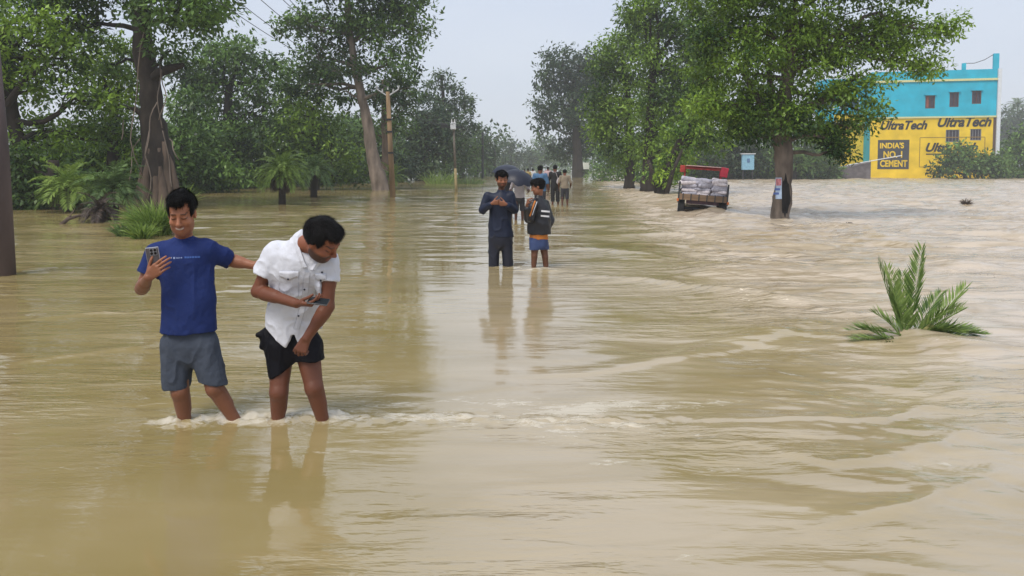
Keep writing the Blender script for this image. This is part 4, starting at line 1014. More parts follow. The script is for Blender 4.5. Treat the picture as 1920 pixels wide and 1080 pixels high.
# phone in his raised hand
def phone(loc, xdir, updir, label, cat='phone', size=(.076, .155, .009), back=(.05, .05, .06), rim=(.55, .55, .58), cams=True):
    x = Vector(xdir).normalized(); u = Vector(updir); u = (u - x * u.dot(x)).normalized(); n = x.cross(u)
    o = empty('phone', loc, label, cat); M_ = Matrix((x, n, u)).transposed()
    o.rotation_euler = M_.to_euler()
    MB().box((0, 0, 0), (size[0], size[2], size[1])).build('case', mat('phone_rim', rim, .3, 0, metal=.6), o, bevel=.0035)
    MB().box((0, size[2] * .5 + .0006, 0), (size[0] - .006, .0012, size[1] - .006)).build('back_cover', mat('phone_back', back, .25, .1), o)
    MB().box((0, -size[2] * .5 - .0006, 0), (size[0] - .006, .0012, size[1] - .008)).build('screen', mat('phone_screen', (.02, .025, .03), .08, 0), o)
    if cams:
        mb = MB(); L = mat('lens', (.01, .01, .012), .05, 0)
        MB().box((-.008, size[2] * .5 + .002, .046), (.044, .003, .048)).build('camera_plate', mat('camera_plate', (.20, .20, .22), .3, .1), o, bevel=.001)
        for (a, b_) in ((-.019, .057), (-.019, .036), (.003, .057), (.003, .036)):
            mb = MB(); mb.tube([(a, size[2] * .5 + .002, b_), (a, size[2] * .5 + .006, b_)], .0085, n=14); mb.build('camera_lens', L, o)
    return o
# back faces the viewer: local +y points to the camera
phone(q(288, 485, -.208), (-1, -.15, -.10), (-.18, .10, 1), 'phone with a silver rim raised in the hand of the man in blue', size=(.080, .150, .010), back=(.10, .09, .10))

# --- man with the white shirt, stooping
root2 = empty('person', (W(560, 795, D1).x, D1, -.15), 'stooping bearded man in white shirt and black shorts looking at his phone', 'person')
J = dict(neck=q(574, 458, -.18), chest=q(563, 515, -.10), waist=q(553, 575, -.0), pelvis=q(548, 628, .06), shL=q(617, 492, -.12), shR=q(514, 478, -.10),
         elL=q(614, 575, -.16), elR=q(484, 546, -.10), wrL=q(575, 634, -.21), wrR=q(556, 569, -.30),
         hipL=q(575, 648, .05), hipR=q(528, 652, .05), knL=q(589, 727, -.05), knR=q(523, 735, -.04), anL=q(608, 797, .0), anR=q(521, 803, .0))
H2 = Head(q(604, 451, -.26), (.76, -.20, -.60), (.50, -.40, .77), 1.12)
hands = [dict(w=J['wrR'], d=A((.90, -.25, -.02)), n=A((-.1, .35, .9)), side=1, curl=(22, 26, 34, 42), thumb=(.85, .2, .55), sc_=1.1),
         dict(w=J['wrL'], d=A((-.38, -.15, -.85)), n=A((.1, 1, -.1)), side=-1, curl=(40, 45, 50, 55), thumb=(.8, .4, .5), sc_=1.05)]
body2, _ = skin_person(root2, J, h=.0044, base=(.25, .088, .047), head=H2, hands=hands, build=1.06, paintkw=dict(beard=.85, moustache=.7), jaw=1.05)
hair(root2, H2, seed=8, fringe=.058, side=.004, back=-.06, vol=1.04, rough=.013, wave=24)
lo, hi = bounds([q(470, 415, -.25), q(650, 655, .1)], .20); S = SDF(lo, hi, .0055)
S.cap(q(560, 505, -.08), q(553, 565, -.0), .172, .172, k=.02, flat=((0, 1, .3), 1.25)); S.cap(q(553, 565, 0), q(549, 640, .05), .168, .205, k=.03, flat=((0, 1, .1), 1.35))
S.cap(q(532, 474, -.09), q(598, 482, -.12), .078, k=.06); S.cap(q(545, 500, -.10), q(585, 500, -.12), .115, k=.05); S.cap(q(568, 452, -.13), q(563, 480, -.12), .072, .12, k=.05)
S.cap(J['shR'], A(J['shR']) * .5 + A(J['elR']) * .5, .080, .080, k=.05); S.cap(A(J['shR']) * .5 + A(J['elR']) * .5, A(J['shR']) * .35 + A(J['elR']) * .65, .080, .083, k=.02)
S.cap(J['shL'], A(J['shL']) * .5 + A(J['elL']) * .5, .070, .070, k=.05); S.cap(A(J['shL']) * .6 + A(J['elL']) * .4, A(J['shL']) * .45 + A(J['elL']) * .55, .068, .072, k=.02)
sleeve_cut(S, J['shR'], J['elR'], .55, .2, (-99, q(508, 500, -.1)[0])); sleeve_cut(S, J['shL'], J['elL'], .42, .2, (q(607, 500, -.1)[0], 99))
S.ell(q(584, 450, -.235), (.060, .10, .065), None, .01, 'd'); S.cap(q(588, 468, -.30), q(578, 503, -.26), .045, .012, k=.004, op='d')
# curved shirt-tail hem: low points either side of the placket
sl, X, Y, Z = S.win(lo, hi); cx = float(q(553, 600)[0]); u_ = (X - cx) / .0035
hem = np.interp(u_, [-75, -62, -10, 1, 6, 12, 45, 62], [598, 606, 647, 624, 622, 640, 612, 600])
zc = float(q(550, 600)[2]) - (hem - 600) * .00353
S.f[sl] = np.maximum(S.f[sl], np.where(Y < D1 + .06, (zc - Z), float(q(550, 620)[2]) - Z).astype(np.float32) * .75)
WHITE = cloth('white_cotton', (.60, .615, .68), .8, .3, 160, .03)
shirt2 = surf(S, 'shirt', WHITE, root2, 1, folds(.008, 13, (1.0, .8, .8), 17, .004))
bpy.context.view_layer.update()
def on(o, pts, D, off=.004, r0=None):
    out = []
    for x, y in pts:
        h_, n_ = stick(o, x, y, D)
        if h_ is not None: out.append(h_ + n_ * off - root2.location)
    return out
# collar, placket, pocket flaps and buttons laid on the cloth
def patch(o, rt, xs, yt, yb, D, off, m, nm, nr=3, th=.0035):
    """thin cloth piece following the surface: columns at photo xs between rows yt(x) and yb(x)"""
    G = []
    for x, a, b_ in zip(xs, yt, yb):
        col = []
        for k in range(nr + 1):
            h_, n_ = stick(o, x, a + (b_ - a) * k / nr, D)
            if h_ is None: col = None; break
            col.append((h_ - Vector(rt.location), n_))
        if col: G.append(col)
    if len(G) < 2: return None
    mb = MB()
    for i in range(len(G)):
        for k in range(nr + 1): p, n_ = G[i][k]; mb.v.append(tuple(p + n_ * off)); mb.v.append(tuple(p - n_ * th))
    W_ = (nr + 1) * 2
    for i in range(len(G) - 1):
        for k in range(nr):
            a_, b_ = i * W_ + k * 2, (i + 1) * W_ + k * 2
            mb.f.append((a_, b_, b_ + 2, a_ + 2))
        mb.f.append((i * W_, i * W_ + 1, (i + 1) * W_ + 1, (i + 1) * W_)); e_ = i * W_ + nr * 2; mb.f.append((e_, e_ + W_, e_ + W_ + 1, e_ + 1))
    for i in (0, len(G) - 1):
        for k in range(nr): a_ = i * W_ + k * 2; mb.f.append((a_, a_ + 2, a_ + 3, a_ + 1))
    return mb.build(nm, m, rt, smooth=True)
ys_ = np.linspace(510, 616, 12); pxl = np.interp(ys_, [510, 545, 580, 616], [576, 573, 566, 556])
G_ = []
mb = MB(); rowv = []
for y_, x_ in zip(ys_, pxl):
    r_ = []
    for dx in (-5, 0, 5):
        h_, n_ = stick(shirt2, x_ + dx, y_, D1)
        if h_ is not None: r_.append(h_ + n_ * .004 - root2.location)
    if len(r_) == 3: rowv.append(r_)
for i in range(len(rowv) - 1):
    for k in range(2): mb.poly([rowv[i][k], rowv[i][k + 1], rowv[i + 1][k + 1], rowv[i + 1][k]])
mb.build('placket', WHITE, root2, smooth=True)
SEAM = cloth('grey_seam', (.42, .43, .48), .9)
for dx in (-5.3, 5.3):
    mb = MB(); l = on(shirt2, [(x_ + dx, y_) for x_, y_ in zip(pxl, ys_)], D1, .0025)
    if len(l) > 2: mb.tube(l, .0016, n=4); mb.build('seam', SEAM, root2, smooth=True)
def collar(neck, w):
    mb = MB(); R_ = []
    for x_, y_ in neck:
        h_, n_ = stick(shirt2, x_ + w, y_, D1)
        if h_ is None: continue
        o_ = h_ + n_ * .006 - root2.location; i_ = o_ + Vector((-w * .0035, -.012, .004)); R_.append((o_, (o_ + i_) / 2 + Vector((0, -.008, 0)), i_, i_ + Vector((0, .015, -.002))))
    for i in range(len(R_) - 1):
        for k in range(3): mb.poly([R_[i][k], R_[i][k + 1], R_[i + 1][k + 1], R_[i + 1][k]])
    if mb.f: mb.build('collar', WHITE, root2, smooth=True)
collar([(563, 434), (561, 444), (561, 455), (563, 467), (567, 479), (571, 490), (576, 501)], -9)
collar([(606, 478), (600, 484), (594, 491), (587, 499), (582, 506)], 9)
NV = mat('navy_button', (.01, .012, .03), .4)
for (x, y) in ((541, 523), (602, 525), (571, 542), (560, 592), (604, 510), (491, 592)):
    l = on(shirt2, [(x, y)], D1, .005)
    if l: mb = MB(); mb.tube([l[0], l[0] + Vector((0, -.004, 0))], .0062, n=10); mb.build('button', NV, root2)
xs_ = np.linspace(524, 560, 9); patch(shirt2, root2, xs_, np.full(9, 509.), np.interp(xs_, [524, 541, 560], [517, 526, 518]), D1, .006, WHITE, 'pocket_flap')
xs_ = np.linspace(591, 612, 7); patch(shirt2, root2, xs_, np.full(7, 513.), np.interp(xs_, [591, 602, 612], [521, 529, 522]), D1, .006, WHITE, 'pocket_flap')
for (xa, xb, ya, yb) in ((524, 560, 527, 556), (591, 611, 530, 554)):
    mb = MB(); l = on(shirt2, [(xa, ya - 8), (xa, (ya + yb) / 2), (xa + 1, yb), ((xa + xb) / 2, yb + 4), (xb - 1, yb), (xb, (ya + yb) / 2), (xb, ya - 8)], D1, .001)
    if len(l) > 3: mb.tube(l, .0014, n=4); mb.build('pocket_seam', SEAM, root2, smooth=True)
# dark vest showing at the open neck
S = SDF(*bounds([q(568, 450, -.2), q(590, 510, -.2)], .09), .006); S.cap(q(578, 470, -.15), q(573, 508, -.12), .055, .062, k=.02, flat=((0, 1, 0), 1.2)); S.plane(q(578, 500), (0, -.2, 1))
surf(S, 'undershirt', cloth('navy_vest', (.015, .018, .05)), root2, 1)
# black shorts, left leg hitched up by the hand
lo, hi = bounds([q(470, 590), q(620, 730)], .2); S = SDF(lo, hi, .0055)
S.cap(q(547, 622, .05), q(547, 645, .04), .168, .178, k=.02, flat=((0, 1, 0), 1.4)); S.cap(q(526, 645, .04), q(527, 730, -.03), .105, .070, k=.025)
S.cap(q(576, 645, .04), q(586, 700, -.02), .100, .098, k=.025); S.cap(q(497, 628, .02), q(484, 628, .0), .045, .014, k=.03); S.cap(q(500, 640, .02), q(490, 650, .0), .04, .014, k=.03)
sl, X, Y, Z = S.win(lo, hi); xp = 960 + X / D1 * FPX
hem = np.interp(xp, [504, 512, 528, 551, 562, 612], [706, 704, 694, 675, 672, 674]); zc = float(q(550, 700)[2]) - (hem - 700) * .00353
S.f[sl] = np.maximum(S.f[sl], (zc - Z).astype(np.float32) * .8); S.plane(q(550, 606), (0, 0, 1))
surf(S, 'shorts', cloth('black_nylon', (.005, .005, .008), .6), root2, 1, folds(.009, 12, (1.2, .8, .5), 23, .004))
phone(q(597, 565, -.345), (.95, -.1, -.10), (.05, -.88, .42), 'dark slim phone held flat in the hand of the stooping man', size=(.13, .066, .009), back=(.02, .02, .025), rim=(.08, .08, .09), cams=False)
# ------------------------------------------------------------------ people further along the flooded road
def garment(root, name, m, prims, cuts, h, fold=.008, seed=1, sm=1, holes=()):
    P = [p[0] for p in prims] + [p[1] for p in prims]; S = SDF(*bounds(P, .32), h)
    for p in prims: S.cap(p[0], p[1], p[2], p[3], k=p[4] if len(p) > 4 else .03, flat=p[5] if len(p) > 5 else None)
    for c in cuts: S.plane(*c)
    for c in holes: S.ell(c[0], c[1], None, .01, 'd')
    return surf(S, name, m, root, sm, folds(fold, 7, (1.1, .9, .6), seed, fold * .3))
NAVY = mat('navy_raincoat', (.008, .013, .034), .55, .2, 6, bump=.3, bscale=8, spec=.3)
DKN = mat('dark_navy_trousers', (.008, .010, .022), .5, .2, 6, bump=.2, bscale=14)
D3 = 12.7
q = lambda x, y, dy=0.: ctr(x, y, D3, dy)
r3 = empty('person', (W(939, 500, D3).x, D3, -.15), 'man in long navy raincoat and dark trousers facing the viewer', 'person')
J = dict(neck=q(940, 354), chest=q(939, 383), waist=q(938, 418), pelvis=q(938, 442), shL=q(957, 366), shR=q(915, 367), elL=q(965, 394, -.03), elR=q(905, 394, -.03),
         wrL=q(949, 383, -.24), wrR=q(923, 381, -.24), hipL=q(948, 446), hipR=q(929, 446), knL=q(953, 476), knR=q(925, 474), anL=q(953, 508), anR=q(923, 505))
H = Head(q(941, 336, -.03), (.22, -.93, -.22), (.03, -.2, 1), 1.12, 1.08)
hs_ = [dict(w=J['wrR'], d=A((.9, -.1, .15)), n=A((.1, .9, .2)), side=1, curl=(40, 45, 50, 55), sc_=1.15), dict(w=J['wrL'], d=A((-.85, -.1, .12)), n=A((-.1, .9, .2)), side=-1, curl=(40, 45, 50, 55), sc_=1.15)]
skin_person(r3, J, h=.009, head=H, hands=hs_, build=.93, tq=.74, base=(.27, .11, .06), paintkw=dict(beard=.7, moustache=.7))
hair(r3, H, h=.008, fringe=.05, side=.0, back=-.06, rough=.012, seed=21, vol=1.02)
FL = ((0, 1, 0), 1.45)
garment(r3, 'raincoat', NAVY, [(q(939, 385), q(938, 425), .200, .195, .03, FL), (q(938, 425), q(940, 452), .195, .225, .03, FL), (q(922, 370), q(954, 369), .078, .078, .05), (q(940, 360), q(940, 372), .068, .11, .04),
    (J['shR'], J['elR'], .072, .068, .03), (J['elR'], A(J['elR']) * .2 + A(J['wrR']) * .8, .070, .055, .02), (J['shL'], J['elL'], .072, .068, .03), (J['elL'], A(J['elL']) * .2 + A(J['wrL']) * .8, .070, .055, .02)],
    [(q(938, 444), (0, 0, -1))], .010, .012, 31, holes=[(q(941, 345, -.05), (.07, .11, .07))])
garment(r3, 'trousers', DKN, [(q(938, 436), q(938, 448), .20, .20, .03, FL), (q(927, 446), q(925, 520), .105, .085), (q(950, 446), q(953, 520), .105, .085)], [(q(938, 436), (0, 0, 1))], .010, .010, 32)
# boy in the striped jacket
r4 = empty('person', (W(1011, 508, D3).x, D3, -.15), 'boy in black striped jacket and blue shorts standing with his back half turned', 'person')
q = lambda x, y, dy=0.: ctr(x, y, 12.5, dy)
J = dict(neck=q(1011, 372), chest=q(1011, 395), waist=q(1010, 425), pelvis=q(1010, 450), shL=q(1000, 382, -.14), shR=q(1022, 382, .12), elL=q(992, 410, -.22), elR=q(1031, 412, .1),
         wrL=q(988, 384, -.36), wrR=q(1024, 434, -.02), hipL=q(1003, 456, -.04), hipR=q(1018, 456, .04), knL=q(1002, 480, -.05), knR=q(1022, 482, .03), anL=q(1000, 512, -.05), anR=q(1025, 515, .03))
H = Head(q(1009, 351, 0), (-.90, .12, -.25), (-.12, .1, 1), 1.10, 1.0)
hs_ = [dict(w=J['wrL'], d=A((.25, -.1, .9)), n=A((.8, .3, -.2)), side=-1, curl=(40, 45, 50, 55), sc_=1.1), dict(w=J['wrR'], d=A((-.4, -.1, -.9)), n=A((-.9, 0, .3)), side=1, curl=(20, 25, 30, 35), sc_=1.05)]
skin_person(r4, J, h=.009, head=H, hands=hs_, build=.92, base=(.21, .085, .045), footdir=((-.9, .4, 0), (-.9, .4, 0)))
hair(r4, H, h=.008, fringe=.04, side=-.02, back=-.085, rough=.014, seed=22, vol=1.04)
JK = mat('black_jacket', (.010, .010, .014), .4, .2, 6, bump=.3, bscale=12, spec=.45); WS = mat('white_stripe', (.6, .6, .62), .6); OS = mat('orange_cloth', (.50, .17, .03), .7)
FR = ((.5, .85, 0), 1.3)
jk = garment(r4, 'jacket', JK, [(q(1011, 398), q(1011, 448), .200, .215, .03, FR), (q(1003, 383, -.08), q(1018, 383, .06), .085, .085, .05), (q(1011, 370), q(1011, 385), .07, .13, .05),
    (J['shL'], J['elL'], .078, .075, .04), (J['elL'], A(J['elL']) * .3 + A(J['wrL']) * .7, .075, .058, .03), (J['shR'], J['elR'], .078, .075, .04), (J['elR'], A(J['elR']) * .2 + A(J['wrR']) * .8, .075, .06, .03)],
    [(q(1010, 439), (0, 0, -1))], .010, .012, 33)
garment(r4, 'waist_cloth', OS, [(q(1010, 436), q(1010, 447), .165, .165, .02, FR)], [(q(1010, 448), (0, 0, -1)), (q(1010, 436), (0, 0, 1))], .010, .012, 34)
garment(r4, 'shorts', mat('blue_shorts', (.035, .06, .16), .7, .2, 6), [(q(1010, 446), q(1010, 456), .165, .16, .03, FR), (q(1003, 456, -.04), q(1002, 480, -.05), .098, .088), (q(1018, 456, .04), q(1022, 482, .03), .098, .088)],
    [(q(1010, 468), (0, 0, -1)), (q(1010, 445), (0, 0, 1))], .010, .010, 35, holes=[(q(1012, 478), (.035, .3, .10))])
bpy.context.view_layer.update()
def band(o, rt, line, D, w, m, nm):
    mb = MB(); row = []
    for (x, y) in line:
        a, n_ = stick(o, x, y, D); b_, m_ = stick(o, x + w[0], y + w[1], D)
        if a is not None and b_ is not None: row.append((a + n_ * .005 - Vector(rt.location), b_ + m_ * .005 - Vector(rt.location)))
    for i in range(len(row) - 1): mb.poly([row[i][0], row[i + 1][0], row[i + 1][1], row[i][1]])
    if mb.f: mb.build(nm, m, rt)
band(jk, r4, [(1015 + i * 2.2, 394 + .2 * i) for i in range(8)], 12.5, (0, 3.2), WS, 'sleeve_stripe')
band(jk, r4, [(1014 + i * 2.2, 403 + .2 * i) for i in range(8)], 12.5, (0, 3.2), WS, 'sleeve_stripe')
band(jk, r4, [(1002 - i * 1.3, 376 + i * 3.6) for i in range(9)], 12.5, (2.6, 1), OS, 'chest_stripe')
band(jk, r4, [(1006 - i * 1.3, 378 + i * 3.6) for i in range(8)], 12.5, (1.2, .6), WS, 'chest_stripe')

def far_person(cx, D, top, label, shirt, pants, back=True, bare=.34, skirt=False, arm=(0, 0), hairon=True, seed=1, h=None, hood=None, wide=1.0, turn=0.0, lower=.62):
    """a standing figure; heights in metres from the eye line down"""
    zt = W(cx, top, D).z; Hh = zt + .15; u = Hh / 1.68; h = h or max(.012, D * .00052); s = D / FPX; x = W(cx, top, D).x; fy = 1 if back else -1
    o = empty('person', (x, D, -.15), label, 'person')
    g_ = lambda a, z, y=0.: A((x + a * u, D + y * u, -.15 + z * u))
    f = A((math.sin(turn), fy * math.cos(turn), 0)); sd = A((f[1], -f[0], 0)) * (1)      # his right hand side
    P = lambda a, z, y=0.: g_(0, z) + sd * a * u + f * y * u
    J = dict(neck=P(0, 1.42), chest=P(0, 1.28), waist=P(0, 1.08), pelvis=P(0, .93), shR=P(.18, 1.38), shL=P(-.18, 1.38), elR=P(.25 + .05 * arm[0], 1.10), elL=P(-.25 - .05 * arm[1], 1.10),
             wrR=P(.24 + .05 * arm[0], .86 + .3 * abs(arm[0]), .08 + .16 * abs(arm[0])), wrL=P(-.24 - .05 * arm[1], .86 + .3 * abs(arm[1]), .08 + .16 * abs(arm[1])),
             hipR=P(.09, .90), hipL=P(-.09, .90), knR=P(.11, .48, .03), knL=P(-.10, .48, -.02), anR=P(.12, .07), anL=P(-.10, .07, -.03))
    Hd = Head(P(0, 1.56, .01), f + A((0, 0, -.15)), (0, 0, 1), u * 1.0)
    hd = [dict(w=J['wrR'], d=A((0, 0, -1)) + f * (.2 + arm[0]), n=-sd, side=1, curl=(20, 25, 30, 35), sc_=1.1), dict(w=J['wrL'], d=A((0, 0, -1)) + f * (.2 + arm[1]), n=sd, side=-1, curl=(20, 25, 30, 35), sc_=1.1)]
    skin_person(o, J, h=h, head=Hd, hands=hd, build=u, base=(.19, .08, .05), footdir=(tuple(f), tuple(f)))
    if hairon: hair(o, Hd, h=h * .8, fringe=.045, side=-.02, back=-.08, seed=seed, rough=.01, m=hood)
    E = lambda a, b, t: A(a) * (1 - t) + A(b) * t
    w = wide * u * .93
    garment(o, 'shirt', shirt, [(P(0, 1.26), P(0, 1.0), .175 * w, .175 * w, .03, (f, 1.4)), (P(0, 1.0), P(0, .86), .175 * w, .19 * w, .03, (f, 1.4)), (P(-.13, 1.37), P(.13, 1.37), .07 * w, .07 * w, .05),
        (J['shR'], E(J['shR'], J['elR'], .85), .068 * w, .065 * w, .03), (J['shL'], E(J['shL'], J['elL'], .85), .068 * w, .065 * w, .03)], [(P(0, .87), (0, 0, -1))], h, .014, seed)
    if skirt: garment(o, 'lungi', pants, [(P(0, .95), P(0, .35), .17 * w, .22 * w, .03, (f, 1.2))], [(P(0, bare), (0, 0, -1)), (P(0, .97), (0, 0, 1))], h, .02, seed + 1)
    else: garment(o, 'trousers', pants, [(P(0, .95), P(0, .86), .165 * w, .165 * w, .03, (f, 1.35)), (P(.09, .86), P(.11, .2), .095 * w, .08 * w), (P(-.09, .86), P(-.10, .2), .095 * w, .08 * w)], [(P(0, bare), (0, 0, -1)), (P(0, .96), (0, 0, 1))], h, .014, seed + 1)
    return o, P, J
BK = mat('black_cloth', (.010, .010, .012), .7, .3, 6, bump=.2); TAN = mat('tan_cloth', (.23, .19, .14), .8, .15, 6, bump=.2); GREYC = mat('pale_grey_cloth', (.42, .38, .40), .8, .1, 6)
BLC = mat('dusty_blue_cloth', (.055, .13, .24), .7, .2, 6, bump=.2); DKS = mat('charcoal_cloth', (.03, .03, .038), .8, .2, 6)
far_person(1059, 33.0, 318, 'man in tan shirt walking away, rightmost of the group on the road', TAN, DKS, True, .42, arm=(.25, 0), seed=41, lower=.5)
far_person(1041, 33.5, 310, 'man in black shirt with a pale bag walking away beside the tan shirt', BK, BK, True, .26, seed=42, wide=1.02)
far_person(1013, 27, 311, 'person in dusty blue shirt standing just behind the boy in the striped jacket', BLC, DKS, True, .40, seed=43, wide=1.08, turn=.3)
c1, P1, J1 = far_person(952, 25, 322, 'person under the domed umbrella hidden behind the man in the raincoat', DKS, DKS, True, .3, seed=44, arm=(.9, 0))
c2, P2, J2 = far_person(974, 24, 324, 'person in pale grey shirt sheltering under the tilted umbrella', GREYC, DKS, False, .45, seed=45, arm=(.9, .9))
far_person(990, 62, 316, 'distant person in yellowish shirt at the head of the group', mat('ochre_cloth', (.40, .30, .12), .8), BK, True, .3, seed=46)
far_person(999, 66, 316, 'distant person in white shirt left of the blue shirt', mat('white_cloth', (.62, .62, .62), .8), BK, True, .3, seed=47)
far_person(1027, 55, 313, 'distant person in pale pink shirt right of the blue shirt', mat('pink_cloth', (.50, .36, .38), .8), BK, True, .3, seed=48)
far_person(983, 70, 317, 'distant person in dark clothes, leftmost of the far walkers', BK, BK, True, .3, seed=49)
# pale bag on the black shirted man's shoulder
bp = W(1048, 340, 33.3); S = SDF(*bounds([bp], .3), .02); S.ell(tuple(bp), (.11, .09, .16), None, .01)
ob = bpy.data.objects.new('bag_tmp', None)
o_ = empty('shoulder_bag', bp, 'pale grey bag slung behind the shoulder of the man in black', 'bag'); surf(S, 'pouch', GREYC, o_, 1, folds(.02, 6, (1, 1, 1), 2))
mb = MB(); mb.tube([Vector((-.05, 0, .13)), Vector((-.15, -.08, .42)), Vector((-.28, 0, .40))], .012, n=6); mb.build('strap', GREYC, o_)
def umbrella(c, axis, rad, hand_p, m, label):
    axis = Vector(axis).normalized(); o = empty('umbrella', c, label, 'umbrella')
    a = axis.orthogonal().normalized(); b = axis.cross(a); mb = MB(); n = 32; rings = 7; V = []
    for i in range(rings + 1):
        t = i / rings; ang = t * 1.15
        for j in range(n):
            th = 2 * math.pi * j / n; sc_ = 1 - .11 * (t ** 2) * (1 - abs(math.cos(th * 4)))
            rr = rad * math.sin(ang) / math.sin(1.15) * sc_; zz = rad * .52 * (math.cos(ang) - 1) / (1 - math.cos(1.15)) * (1 - .22 * t * (1 - abs(math.cos(4 * th))))
            V.append(a * math.cos(th) * rr + b * math.sin(th) * rr + axis * zz)
    mb.v = [tuple(v) for v in V]
    for i in range(rings):
        for j in range(n): mb.f.append((i * n + j, i * n + (j + 1) % n, (i + 1) * n + (j + 1) % n, (i + 1) * n + j))
    k = len(mb.v); mb.v += [tuple(v * .985 - axis * .006) for v in V]
    mb.f += [tuple(k + x for x in f[::-1]) for f in mb.f]
    mb.build('canopy', m, o, smooth=True)
    RB = mat('umbrella_metal', (.35, .35, .37), .3, 0, metal=.9)
    h_ = Vector(hand_p) - Vector(c); mb = MB(); mb.tube([axis * .05, h_], .008, n=8); mb.build('shaft', RB, o)
    mb = MB(); mb.tube([h_, h_ + (h_.normalized()) * .12], .014, n=8); mb.build('handle', BK, o)
    for j in range(8):
        th = 2 * math.pi * j / 8 ; e_ = a * math.cos(th) * rad * .98 + b * math.sin(th) * rad * .98 - axis * rad * .55
        mb = MB(); mb.tube([-axis * .02, (a * math.cos(th) + b * math.sin(th)) * rad * .55 - axis * rad * .17, e_], .004, n=4); mb.build('rib', RB, o)
    return o
NU = mat('navy_umbrella', (.007, .011, .028), .4, .15, 4, spec=.5); NU2 = mat('midnight_umbrella', (.006, .009, .024), .45, .15, 4, spec=.4)
umbrella(W(950, 309, 24.6), (0, -.15, 1), .50, tuple(J1['wrR']), NU, 'dark navy domed umbrella behind the head of the man in the raincoat')
umbrella(W(975, 322, 23.4), (.25, -.45, 1), .52, tuple(J2['wrR']), NU2, 'dark blue umbrella tilted towards the viewer beside the domed one')
# ------------------------------------------------------------------ poles, wires, cart, building
RUST = mat('rusty_steel', (.085, .062, .060), .7, .4, 2.2, bump=.3, bscale=20, stretch=(1, 1, .3))
WOODP = mat('weathered_wood', (.27, .18, .10), .85, .35, 3, bump=.5, bscale=20, stretch=(1, 1, .15)); CONC = mat('concrete_post', (.40, .36, .28), .9, .2, 4, bump=.3)
DKM = mat('dark_metal', (.03, .03, .035), .5); CER = mat('ceramic', (.6, .6, .6), .3); PALE = mat('pale_paint', (.55, .57, .60), .6)
b = W(7, 517, 11.7); b.z = -.3
o = empty('utility_pole', b, 'thick dark rusty pole standing in the flood at the left edge', 'pole')
mb = MB(); mb.tube([Vector((0, 0, 0)), Vector((-.02, 0, 2.2)), Vector((-.10, 0, 4.2))], [.175, .150, .125], n=24); mb.build('shaft', RUST, o, smooth=True)
mb = MB(); mb.tube([Vector((-.10, 0, 4.15)), Vector((-.10, 0, 4.3))], [.14, .12], n=24); mb.build('cap', DKM, o)
WR = mat('wire', (.06, .065, .07), .6)
b = W(737, 372, 42); b.z = -.3; top = W(727, 172, 42)
o = empty('utility_pole', b, 'brown wooden utility pole with splayed crossarm beside the leaning trunk', 'pole')
mb = MB(); mb.tube([Vector((0, 0, 0)), (top - b) * .5, top - b], [.165, .14, .11], n=14); mb.build('shaft', WOODP, o, smooth=True)
for z in (.25, .36, .55):
    mb = MB(); c_ = (top - b) * (1 - z); mb.tube([c_ - Vector((0, 0, .05)), c_ + Vector((0, 0, .05))], .17, n=14); mb.build('band', DKM, o)
for x0, x1 in ((-1, 0), (0, 1)):
    mb = MB(); p = [top - b + Vector((x0 * .62, 0, .15 if x0 else -.25)), top - b + Vector((x1 * .62, 0, .15 if x1 else -.25))]; mb.tube(p, .04, n=6); mb.build('crossarm', PALE, o)
ins = []
for dx, dz in ((-.6, .18), (-.3, .0), (.3, .0), (.6, .18), (0, .12)):
    c_ = top - b + Vector((dx, 0, dz)); mb = MB(); mb.tube([c_, c_ + Vector((0, 0, .08)), c_ + Vector((0, 0, .16))], [.05, .035, .05], n=8); mb.build('insulator', CER, o); ins.append(b + c_ + Vector((0, 0, .14)))
b2 = W(856, 361, 50); b2.z = -.3; top2 = W(850, 228, 50)
o = empty('utility_pole', b2, 'thin pole carrying a small transformer, pale yellow at its foot', 'pole')
mb = MB(); mb.tube([Vector((0, 0, 0)), (top2 - b2) * .38], [.10, .09], n=12); mb.build('post_foot', mat('pale_yellow_paint', (.30, .24, .12), .8, .25), o, smooth=True)
mb = MB(); mb.tube([(top2 - b2) * .38, top2 - b2], [.085, .065], n=12); mb.build('shaft', mat('grey_post', (.16, .14, .12), .85, .25), o, smooth=True)
MB().box(top2 - b2 + Vector((0, -.12, -.30)), (.36, .3, .45)).build('transformer', PALE, o, bevel=.03)
for dx in (-.10, .10): mb = MB(); mb.tube([top2 - b2 + Vector((dx, -.12, -.08)), top2 - b2 + Vector((dx, -.12, .16))], [.045, .03], n=8); mb.build('insulator', CER, o)
MB().box(top2 - b2 + Vector((-.15, 0, -.36)), (1.5, .09, .10)).build('crossarm', DKM, o)
MB().box(top2 - b2 + Vector((-.62, 0, -.22)), (.42, .12, .2)).build('switch_box', DKM, o, bevel=.02)
for i, (px, D, tp, lab) in enumerate(((905, 110, 246, 'thin hazy pole at the end of the left tree row'), (928, 140, 257, 'dark hazy pole standing against the sky near the vanishing road'))):
    b_ = W(px, 340, D); b_.z = -.3; t_ = W(px, tp, D); o = empty('utility_pole', b_, lab, 'pole')
    mb = MB(); mb.tube([Vector((0, 0, 0)), t_ - b_], [.2, .15], n=8); mb.build('shaft', DKM, o); MB().box(t_ - b_ + Vector((0, 0, -.4)), (1.4, .12, .12)).build('crossarm', DKM, o)
def wire(a, b, sag, lab, r_=.012):
    a = Vector(a); b = Vector(b); n = 22; pts = []
    for i in range(n + 1): t = i / n; p = a.lerp(b, t); p.z -= sag * 4 * t * (1 - t); pts.append(p - a)
    mb = MB(); mb.tube(pts, r_, n=5); o = mb.build('power_line', WR, None, smooth=True); o.location = a
    tag(o, lab, 'power line', 'power lines along the road')
near = [W(-120 + 60 * k, -420 - 30 * k, 13) for k in range(5)]
